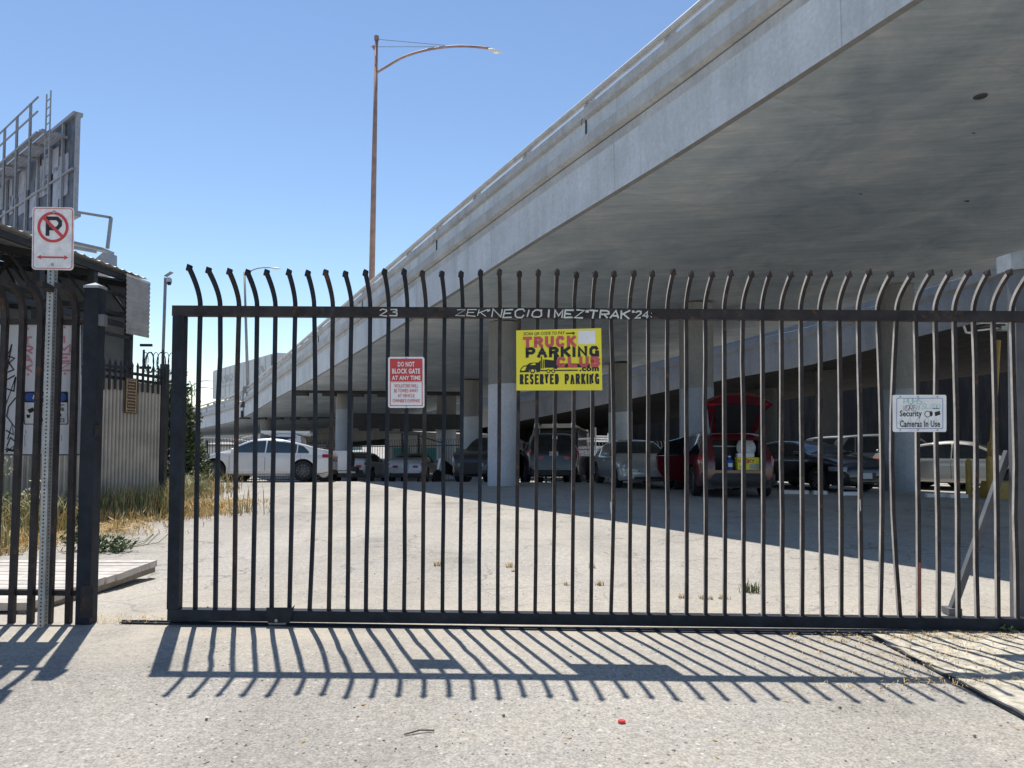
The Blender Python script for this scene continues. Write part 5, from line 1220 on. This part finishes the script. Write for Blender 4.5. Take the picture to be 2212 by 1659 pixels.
b = MB().box((-L2 + .95, 0, 1.24), (.02, 1.1, .03)).tube([V((-L2 + .62, y, 1.42 - .1 * abs(y) ** 3)) for y in [-.55 + .11 * k for k in range(11)]], .018, 6); b.build('parcel_edge', m_rail, red)
# open rear door on the left side of the red crossover
b = MB(); W2 = info['W2']; hinge = V((-.25, W2 - .02, 0)); ang = rad(58)
def dr(x, z, o): d = V((-cos(ang), sin(ang), 0)); n = V((sin(ang), cos(ang), 0)); return hinge + d * x + V((0, 0, z)) - V((0, .10 * max(0, (z - .95) / .6), 0)) + n * o
b.poly([dr(0, .35, 0), dr(.62, .35, 0), dr(.86, .65, 0), dr(.9, .98, 0), dr(0, 1.0, 0)], dr(0, 0, .06) - dr(0, 0, 0)); dd = b.build('open_rear_door', m_pred, red)
b = MB().poly([dr(.02, 1.01, .01), dr(.9, .99, .01), dr(.62, 1.36, .01), dr(.05, 1.48, .01)], dr(0, 0, .04) - dr(0, 0, 0)); b.build('door_window', m_glass, dd)
def onred(x, y, z): 
    return red.matrix_basis @ V((x, y, z))
Rr = red.matrix_basis.to_3x3()
bx = (-L2 + .36, -.28, .67 + .155)
b = MB().box(onred(*bx), (.3, .52, .30), Rr); o = b.build('cardboard_box', m_yel); tag(o, 'yellow printed tool box carton in the load bay of the red crossover', 'carton')
fr = lambda x, y, z: onred(bx[0] - .151 - z, bx[1] + .26 - x, bx[2] - .15 + y)
b = MB(); strokes(b, 'HUSKY', .03, .17, .40, .26, .022, fr, .003, slab=0, gap=.25); b.build('lettering', m_red, o)
b = MB(); flat(b, [(.28, .03), (.50, .03), (.50, .14), (.36, .16), (.28, .12)], fr, .003); flat(b, [(.03, .05), (.2, .05), (.2, .10), (.03, .10)], fr, .003); b.build('printed_panel', m_galv, o)
b = MB(); c = V((-L2 + .36, .14, .67)); b.tube([onred(*(c + V((0, 0, z)))) for z in (0, .02, .2, .24, .27, .30)], [.09, .10, .10, .07, .035, .035], 14); o = b.build('blue_jug', m_blue, smooth=True, sharp=50); tag(o, 'blue plastic fluid jug beside the yellow carton in the red crossover', 'jug')
MB().cyl(onred(*(c + V((0, 0, .305)))), onred(*(c + V((0, 0, .34)))), .04, 12).build('cap', m_white, o); MB().box(onred(*(c + V((-.1, 0, .12)))), (.01, .1, .09), Rr).build('jug_label', m_white, o)
b = MB().grid(lambda u, v: onred(-L2 + .62 + .12 * sin(pi * v) * cos(2 * pi * u) + .03 * sin(9 * u), -.33 + (.24 - .06 * v) * sin(pi * min(v * .8 + .05, 1)) ** .7 * cos(2 * pi * u + .4) , .95 + .50 * v + .02 * sin(14 * u)), 30, 12)
o = b.build('towel_bundle', m_oldwhite, smooth=True); tag(o, 'white striped towel heaped over the load in the red crossover', 'towel')
b = MB().box(onred(-L2 + .45, -.26, .67 + .355), (.2, .4, .09), Rr); o = b.build('white_carton', m_white); tag(o, 'flat white carton lying on the yellow box under the towel', 'carton')

# white pickup behind the fastback sedan
pc = at(612, 905, 31.2); pk_ = thing('pickup_truck', 'white pickup with silver cab roof parked behind the white fastback sedan', 'pickup truck', pc, None); LOC[pk_.name] = V((0, 0, 0))
def T(x, y, z): return V((x, y, z))
b = MB(); pr = [(-2.75, .55), (-2.75, 1.22), (-.6, 1.22), (-.55, 1.24), (.55, 1.26), (.75, 1.24), (2.2, 1.14), (2.6, .98), (2.7, .62), (2.6, .42), (-2.6, .45)]
b.poly([T(x, -.95, z) for x, z in pr], (0, 1.9, 0)); b.build('body', m_pwhite, pk_)
b = MB(); cab = [(-.85, 1.225, .86), (.95, 1.245, .86), (.35, 1.80, .70), (.1, 1.87, .66), (-.55, 1.87, .66), (-.75, 1.80, .7)]
b.add([T(x, y, z) for x, z, y in cab] + [T(x, -y, z) for x, z, y in cab], [tuple(range(6)), tuple(range(11, 5, -1))] + [(i, (i + 1) % 6, 6 + (i + 1) % 6, 6 + i) for i in range(6)]); co = b.build('cab', m_pwhite, pk_)
for s in (-1, 1): MB().poly([T(.72, s * .82, 1.29), T(.30, s * .715, 1.76), T(-.62, s * .70, 1.76), T(-.72, s * .82, 1.29)], (0, s * .012, 0)).build('side_window', m_glass, co)
MB().poly([T(.96, -.78, 1.27), T(.96, .78, 1.27), T(.41, .66, 1.78), T(.41, -.66, 1.78)], (.012, 0, .012)).build('windshield', m_glass, co)
b = MB(); b.box((-.15, 0, 1.96), (1.9, 1.25, .10)); b.box((-.15, -.5, 1.895), (1.7, .05, .04)); b.box((-.15, .5, 1.895), (1.7, .05, .04)); b.build('roof_cargo_tray', m_pwhite, pk_)
MB().box((-2.76, 0, .88), (.04, 1.6, .62)).build('tailgate', m_trim, pk_)
for s in (-1, 1):
    MB().box((-2.755, s * .87, .95), (.06, .14, .42)).build('tail_light', m_tail, pk_); MB().box((2.5, s * .8, .88), (.3, .2, .18)).build('headlight', m_lens, pk_)
o = MB().box((-2.88, 0, .52), (.22, 1.8, .18)).build('rear_bumper', m_trim, pk_); MB().box((-3.05, 0, .42), (.3, .18, .14)).build('tow_hitch', m_steel, o)
for x in (1.75, -1.75):
    for s in (-1, 1):
        o = MB().tube([(x, s * .72, .36), (x, s * .74, .36), (x, s * .95, .36), (x, s * .965, .36)], [.30, .36, .36, .30], 24).build('wheel', m_tyre, pk_); MB().cyl((x, s * .966, .36), (x, s * .975, .36), .2, 18).build('rim', m_rim, o)
place(pk_, pc, rad(180 + 7))
# the dark high roofed van, the rack truck and the motor scooter
vc = at(1222, 905, 38.2); vn = thing('camper_van', 'tall dark van with a cream roof panel and rear ladder behind the black people carrier', 'van', vc); LOC[vn.name] = V((0, 0, 0))
b = MB(); pr = [(-2.7, .4), (-2.75, 1.2), (-2.55, 2.35), (-2.3, 2.55), (1.6, 2.55), (2.3, 1.55), (2.9, 1.3), (2.95, .5), (2.7, .35)]
b.poly([T(x, -1.05, z) for x, z in pr], (0, 2.1, 0)); b.build('body', m_pblack, vn)
b = MB(); b.box((-.2, 0, 2.62), (4.4, 1.8, .12)).box((-1.2, 0, 2.73), (2.0, 1.5, .09)); rf = b.build('roof_panel', paint('cream_roof', (.62, .50, .34), .5), vn)
b = MB(); [b.box((-1.9 + .32 * k, -.35, 2.79), (.1, .6, .02)) for k in range(5)]; b.build('roof_vents', m_galv, rf)
MB().poly([T(-2.742, -.85, 1.3), T(-2.742, .85, 1.3), T(-2.585, .8, 2.25), T(-2.585, -.8, 2.25)], (-.02, 0, 0)).build('rear_window', m_glass, vn)
b = MB()
for y in (.75, 1.05): b.tube([T(-2.85, y, .9), T(-2.85, y, 1.5), T(-2.68, y, 2.4), T(-2.4, y, 2.72)], .025, 6)
for k in range(6): z = 1.0 + .25 * k; b.tube([T(-2.85 + .12 * max(0, z - 1.5), .75, z), T(-2.85 + .12 * max(0, z - 1.5), 1.05, z)], .02, 6)
b.build('ladder', m_chrome, vn)
for s in (-1, 1): MB().box((-2.76, s * .9, 1.05), (.05, .16, .4)).build('tail_light', m_tail, vn)
for x in (1.8, -1.7):
    for s in (-1, 1): MB().tube([(x, s * .8, .37), (x, s * .84, .37), (x, s * 1.04, .37), (x, s * 1.06, .37)], [.3, .37, .37, .3], 22).build('wheel', m_tyre, vn)
place(vn, vc, rad(90 - 14))
rc = at(1296, 905, 40.5); rk = thing('rack_truck', 'white work pickup with a pipe rack behind the black people carrier', 'pickup truck', rc); LOC[rk.name] = V((0, 0, 0))
MB().poly([T(x, -.95, z) for x, z in ((-2.6, .5), (-2.65, 1.35), (-.4, 1.35), (-.2, 1.38), (1.0, 1.38), (2.5, 1.15), (2.6, .5))], (0, 1.9, 0)).build('body', m_pwhite, rk)
MB().hexa([T(-.3, -.85, 1.36), T(1.1, -.85, 1.36), T(1.1, .85, 1.36), T(-.3, .85, 1.36), T(-.15, -.68, 1.95), T(.55, -.68, 1.95), T(.55, .68, 1.95), T(-.15, .68, 1.95)]).build('cab', m_pwhite, rk)
b = MB()
for x in (-2.5, -.8, 1.4):
    for s in (-.85, .85): b.tube([T(x, s, 1.2), T(x, s, 2.75)], .04, 8)
    b.tube([T(x, -.85, 2.3), T(x, .85, 2.3)], .04, 8)
b.build('pipe_rack', m_white, rk)
for s in (-1, 1): MB().box((-2.63, s * .86, 1.0), (.06, .14, .4)).build('tail_light', m_tail, rk)
for x in (1.7, -1.6):
    for s in (-1, 1): MB().tube([(x, s * .74, .37), (x, s * .78, .37), (x, s * .94, .37), (x, s * .96, .37)], [.3, .37, .37, .3], 22).build('wheel', m_tyre, rk)
place(rk, rc, rad(90 + 8))
mc = at(978, 905, 33.0); ms = thing('motor_scooter', 'dark motor scooter with a bright white fairing left of the whitewashed column', 'motor scooter', mc); LOC[ms.name] = V((0, 0, 0))
for x in (-.62, .62): MB().tube([(x, -.05, .26), (x, -.03, .26), (x, .03, .26), (x, .05, .26)], [.2, .26, .26, .2], 20).build('wheel', m_tyre, ms)
b = MB().poly([T(x, -.14, z) for x, z in ((-.85, .45), (-.8, .72), (-.2, .70), (-.05, .34), (.35, .34), (.42, .4), (.5, .95), (.42, .98), (.28, .45), (.0, .28), (-.55, .28))], (0, .28, 0)); b.build('body', m_pblack, ms)
MB().box((-.48, 0, .77), (.65, .26, .09)).build('seat', m_trim, ms); MB().poly([T(.44, -.2, .42), T(.66, -.13, .55), T(.56, -.16, 1.02), T(.48, -.2, 1.0)], (0, .36, 0)).build('fairing', m_pwhite, ms)
MB().tube([T(.42, -.32, 1.06), T(.46, 0, 1.02), T(.42, .32, 1.06)], .016, 6).build('handlebar', m_steel, ms)
place(ms, mc, rad(200))
# trailer rig on the viaduct
def fnear(u, s):
    return min(MAIN, key=lambda f: abs(proj(f[0] + f[2] * s)[0] - u) if f[0].y > 20 else 1e9)
tr_ = thing('semi_trailer', 'long pale box trailer running along the viaduct deck at the left', 'trailer', (0, 0, 0)); LOC[tr_.name] = V((0, 0, 0))
fa = P(461, 801, 79.0); fb = P(586, 764.5, 63.5)
dt = (fb - fa); Lt = dt.length; dt.normalize(); sd_ = dt.cross(V((0, 0, 1))).normalized(); upt = sd_.cross(dt)
mid_ = (fa + fb) / 2 - upt * 4.1; tr_.location = mid_; LOC[tr_.name] = mid_.copy()
e = lambda s, y, z: fa + dt * s - sd_ * y * 1.0 + upt * z
MB().hexa([e(0, 0, -2.9), e(Lt, 0, -2.9), e(Lt, 2.5, -2.9), e(0, 2.5, -2.9), e(0, 0, 0), e(Lt, 0, 0), e(Lt, 2.5, 0), e(0, 2.5, 0)]).build('box', M('trailer_skin', (.50, .52, .53), .5, 0, .12, .8), tr_)
b = MB(); [b.bar(e(Lt * k / 12, -.012, -2.85), e(Lt * k / 12, -.012, -.1), .06, .02, up=sd_) for k in range(13)]; b.build('ribs', m_galv, tr_)
ft_ = lambda x, y, z: e(x, -z, -2.9 + y)
b = MB(); ftext(b, 'KNIGHT', Lt * .16, 1.35, Lt * .48, 2.15, ft_, .03, bold=.0); ftext(b, 'TRANSPORTATION', Lt * .16, .95, Lt * .46, 1.15, ft_, .03)
for k in range(3): strip(b, [(Lt * .82 + .5 * k, 1.3), (Lt * .82 + .45 + .3 * k, 2.1), (Lt * .9 + .2 * k, 1.35)], .07, ft_, .03 + .002 * k)
b.build('lettering', m_galv, tr_)
b = MB(); [b.cyl(e(s, .3, -3.7), e(s, 2.2, -3.7), .5, 18) for s in (1.2, 2.5, Lt - 3)]; b.build('wheels', m_tyre, tr_)
tc = thing('semi_tractor', 'red semi tractor just ahead of the pale trailer on the viaduct', 'truck', e(Lt + 2.5, 1.2, -4.1)); 
MB().poly([e(Lt + .6 + s, .0, z) for s, z in ((0, -3.2), (0, -.15), (1.0, -.05), (2.2, -.45), (2.7, -1.4), (4.4, -1.9), (4.5, -3.2))], -sd_ * 2.4).build('cab', m_pred, tc)
b = MB(); [b.cyl(e(Lt + s, .2, -3.6), e(Lt + s, 2.2, -3.6), .5, 18) for s in (1.2, 4.3)]; b.build('wheels', m_tyre, tc)

for u0, u1, v, lb in ((1690, 1745, 1067, 'white bar under the nose of the black sedan, nearer the red crossover'), (1756, 1785, 1068, 'short white bar under the plate of the black sedan'), (1812, 1850, 1070, 'white bar before the grey crossover beside the right column'), (2000, 2045, 1074, 'white bar in front of the champagne sedan wheel'), (2050, 2088, 1075.5, 'white bar left of the shorter yellow bollard')):
    a, c = G(u0, v), G(u1, v); a.z, c.z = gz(a.y) + .045, gz(c.y) + .045
    tag(MB().bar(a, c, .14, .09).build('ground_bar', m_white), lb, 'wheel stop', 'white bars on the ground')  # low white bars laid on the ground before the parked cars
# ------------------------------------------------------------ bollards, light mast, back fence, far buildings
def bollard(u, v, h, label):
    p = at(u, v); t = thing('bollard', label, 'bollard', p, 'yellow bollards'); MB().tube([p, p + V((0, 0, h)), p + V((0, 0, h + .05)), p + V((0, 0, h + .075))], [.075, .075, .055, .015], 18).build('post', m_ylw, t, smooth=True, sharp=40)
bollard(2094, 1075, .88, 'shorter yellow bollard standing left in front of the champagne sedan'); bollard(2139, 1078, .96, 'yellow bollard standing next to the diagonal gate brace')
p = at(2170, 1079); ym = thing('light_mast', 'yellow mast with camera boxes rising from a yellow footing at the right', 'light mast', p)
MB().hexa([p + V((-.22, 0, 0)), p + V((.7, 0, 0)), p + V((.7, .7, 0)), p + V((-.22, .7, 0)), p + V((-.18, .06, .40)), p + V((.7, .06, .40)), p + V((.7, .6, .40)), p + V((-.18, .6, .40))]).build('footing', m_ylw, ym)
a = p + V((-.07, .3, .38)); MB().box(a + V((0, 0, .48)), (.17, .17, .96)).build('base_sleeve', m_ylw, ym); e1 = P(2156.5, 735, a.y); 
b = MB().tube([a + V((0, 0, .96)), a + V((0, 0, 1.0)), V((e1.x, a.y, e1.z))], [.11, .06, .055], 10); b.build('mast', m_ylw, ym)
c = P(2156, 712, a.y); b = MB().bar(P(2112, 714, a.y), P(2212, 702, a.y), .04, .04).tube([P(2082, 704, a.y), P(2087, 718, a.y), P(2096, 719, a.y)], .03, 6); b.build('cross_arm', m_white, ym)
MB().box(P(2136, 696, a.y), (.66, .4, .12)).build('camera_box', m_oldwhite, ym); MB().box(P(2170, 705, a.y), (.34, .3, .2)).build('camera_box', m_galv, ym); MB().box(P(2140, 703, a.y), (.5, .35, .06)).build('floodlight', m_steel, ym)
def back_fence(label, pts, h, mat, curve, step=.14):
    a0 = pts[0]; t = thing('security_fence', label, 'fence', (a0.x, a0.y, gz(a0.y)), 'security fences behind the cars'); b = MB(); r = MB()
    for a, c in zip(pts, pts[1:]):
        d = c - a; L = d.length; n = int(L / step); dn = V((d.y, -d.x, 0)).normalized()
        if dn.y > 0: dn = -dn
        for k in range(n):
            q = a + d * (k / n); z = gz(q.y); e = V((q.x, q.y, z + h))
            pt = [V((q.x, q.y, z)), e] + [e + dn * curve * (1 - cos(w_)) + V((0, 0, abs(curve) * 1.3 * sin(w_))) for w_ in (.5, 1.0, 1.5)]
            b.tube(pt, .016, 4)
        for zz in (.15, h - .05): r.bar(V((a.x, a.y, gz(a.y) + zz)), V((c.x, c.y, gz(c.y) + zz)), .05, .05)
    b.build('pickets', mat, t); r.build('rails', mat, t); po = MB()
    for a in pts: MB().box((a.x, a.y, gz(a.y) + (h + .2) / 2), (.12, .12, h + .2)).build('post', mat, t)
    return t
f1 = [P(u, 905, Y) for u, Y in ((448, 42), (534, 42.5), (660, 43), (800, 43), (870, 42.5), (905, 42), (960, 41.5), (1012, 41))]
back_fence('dark curved top security fence behind the sedans at the left', f1, 2.05, m_steel, .25)
f2 = [P(u, 905, Y) for u, Y in ((1090, 40), (1180, 39.5), (1310, 38.5), (1400, 37.5), (1475, 36.5))]
back_fence('pale security fence with sunlit curled tops behind the silver sedan', f2, 1.75, m_polegrey, .22, .17)
gt = thing('fence_gate_frame', 'dark steel gate frame braced in the back fence left of the column', 'gate frame', (f1[4].x, f1[4].y, gz(f1[4].y)))
b = MB(); a, c = f1[4], f1[5]; z = gz(a.y); b.bar(V((a.x, a.y - .1, z)), V((a.x, a.y - .1, z + 2.7)), .1, .1).bar(V((c.x, c.y - .1, z)), V((c.x, c.y - .1, z + 2.7)), .1, .1).bar(V((a.x, a.y - .1, z + 2.65)), V((c.x, c.y - .1, z + 2.65)), .07, .07).bar(V((c.x, c.y - .1, z + 2.6)), V((f1[6].x, f1[6].y - .1, z + 2.2)), .06, .06); b.build('frame', m_steel, gt)
p = P(1416, 985, 37); tag(MB().box(p, (.5, .03, .55)).build('warning_sign', m_yel), 'small yellow sign on the pale back fence', 'sign')
def building(label, u0, u1, v, Y, mat, depth=8, nwin=5, wm=m_glass, floors=1):
    a, c = P(u0, v, Y), P(u1, v, Y); zt = a.z; zb_ = gz(Y) - .3; t = thing('building', label, 'building', ((a.x + c.x) / 2, Y, zb_))
    c.z = a.z; MB().hexa([V((a.x, Y, zb_)), V((c.x, Y, zb_)), V((c.x, Y + depth, zb_)), V((a.x, Y + depth, zb_)), V((a.x, Y, zt)), V((c.x, Y, zt)), V((c.x, Y + depth, zt)), V((a.x, Y + depth, zt))]).build('wall', mat, t)
    b = MB().box(((a.x + c.x) / 2, Y + depth / 2, zt + .12), (abs(c.x - a.x) + .4, depth + .4, .24)); b.build('roof', m_far, t)
    H_ = zt - zb_
    for f in range(floors):
        for k in range(nwin):
            x = lerp(a.x, c.x, (k + .5) / nwin); ww = abs(c.x - a.x) / nwin * .6; z = zb_ + H_ * (f + .55) / floors
            MB().box((x, Y - .02, z), (ww, .06, H_ / floors * .4)).build('window', wm, t)
m_st = M('pale_stucco', (.52, .47, .42), .9, 0, .15, 1); m_tealb = M('teal_cladding', (.08, .26, .24), .6, 0, .1)
building('pale stucco building behind the back fence right of the silver sedan', 838, 1075, 944, 54, m_st, 9, 4, m_tealb)
building('low white wall building in the sun behind the left back fence', 440, 700, 966, 58, M('white_stucco', (.68, .66, .64), .9, 0, .1, 1), 4, 9, m_far)
building('far teal building peeking over the lower ramp', 668, 760, 916, 190, m_tealb, 14, 6, m_glass, 2)
building('far flat roofed building on the horizon at the left gap', 476, 520, 939, 260, m_far, 14, 4, m_glass, 2)
building('far yellowish building on the horizon beside the second column', 560, 612, 938, 240, M('ochre_wall', (.50, .42, .26), .9, 0, .15, 1), 14, 5, m_glass, 2)
building('tan building with sunlit wall behind the black people carrier', 1080, 1320, 972, 56, M('orange_stucco', (.48, .30, .18), .9, 0, .2, 1), 5, 4)
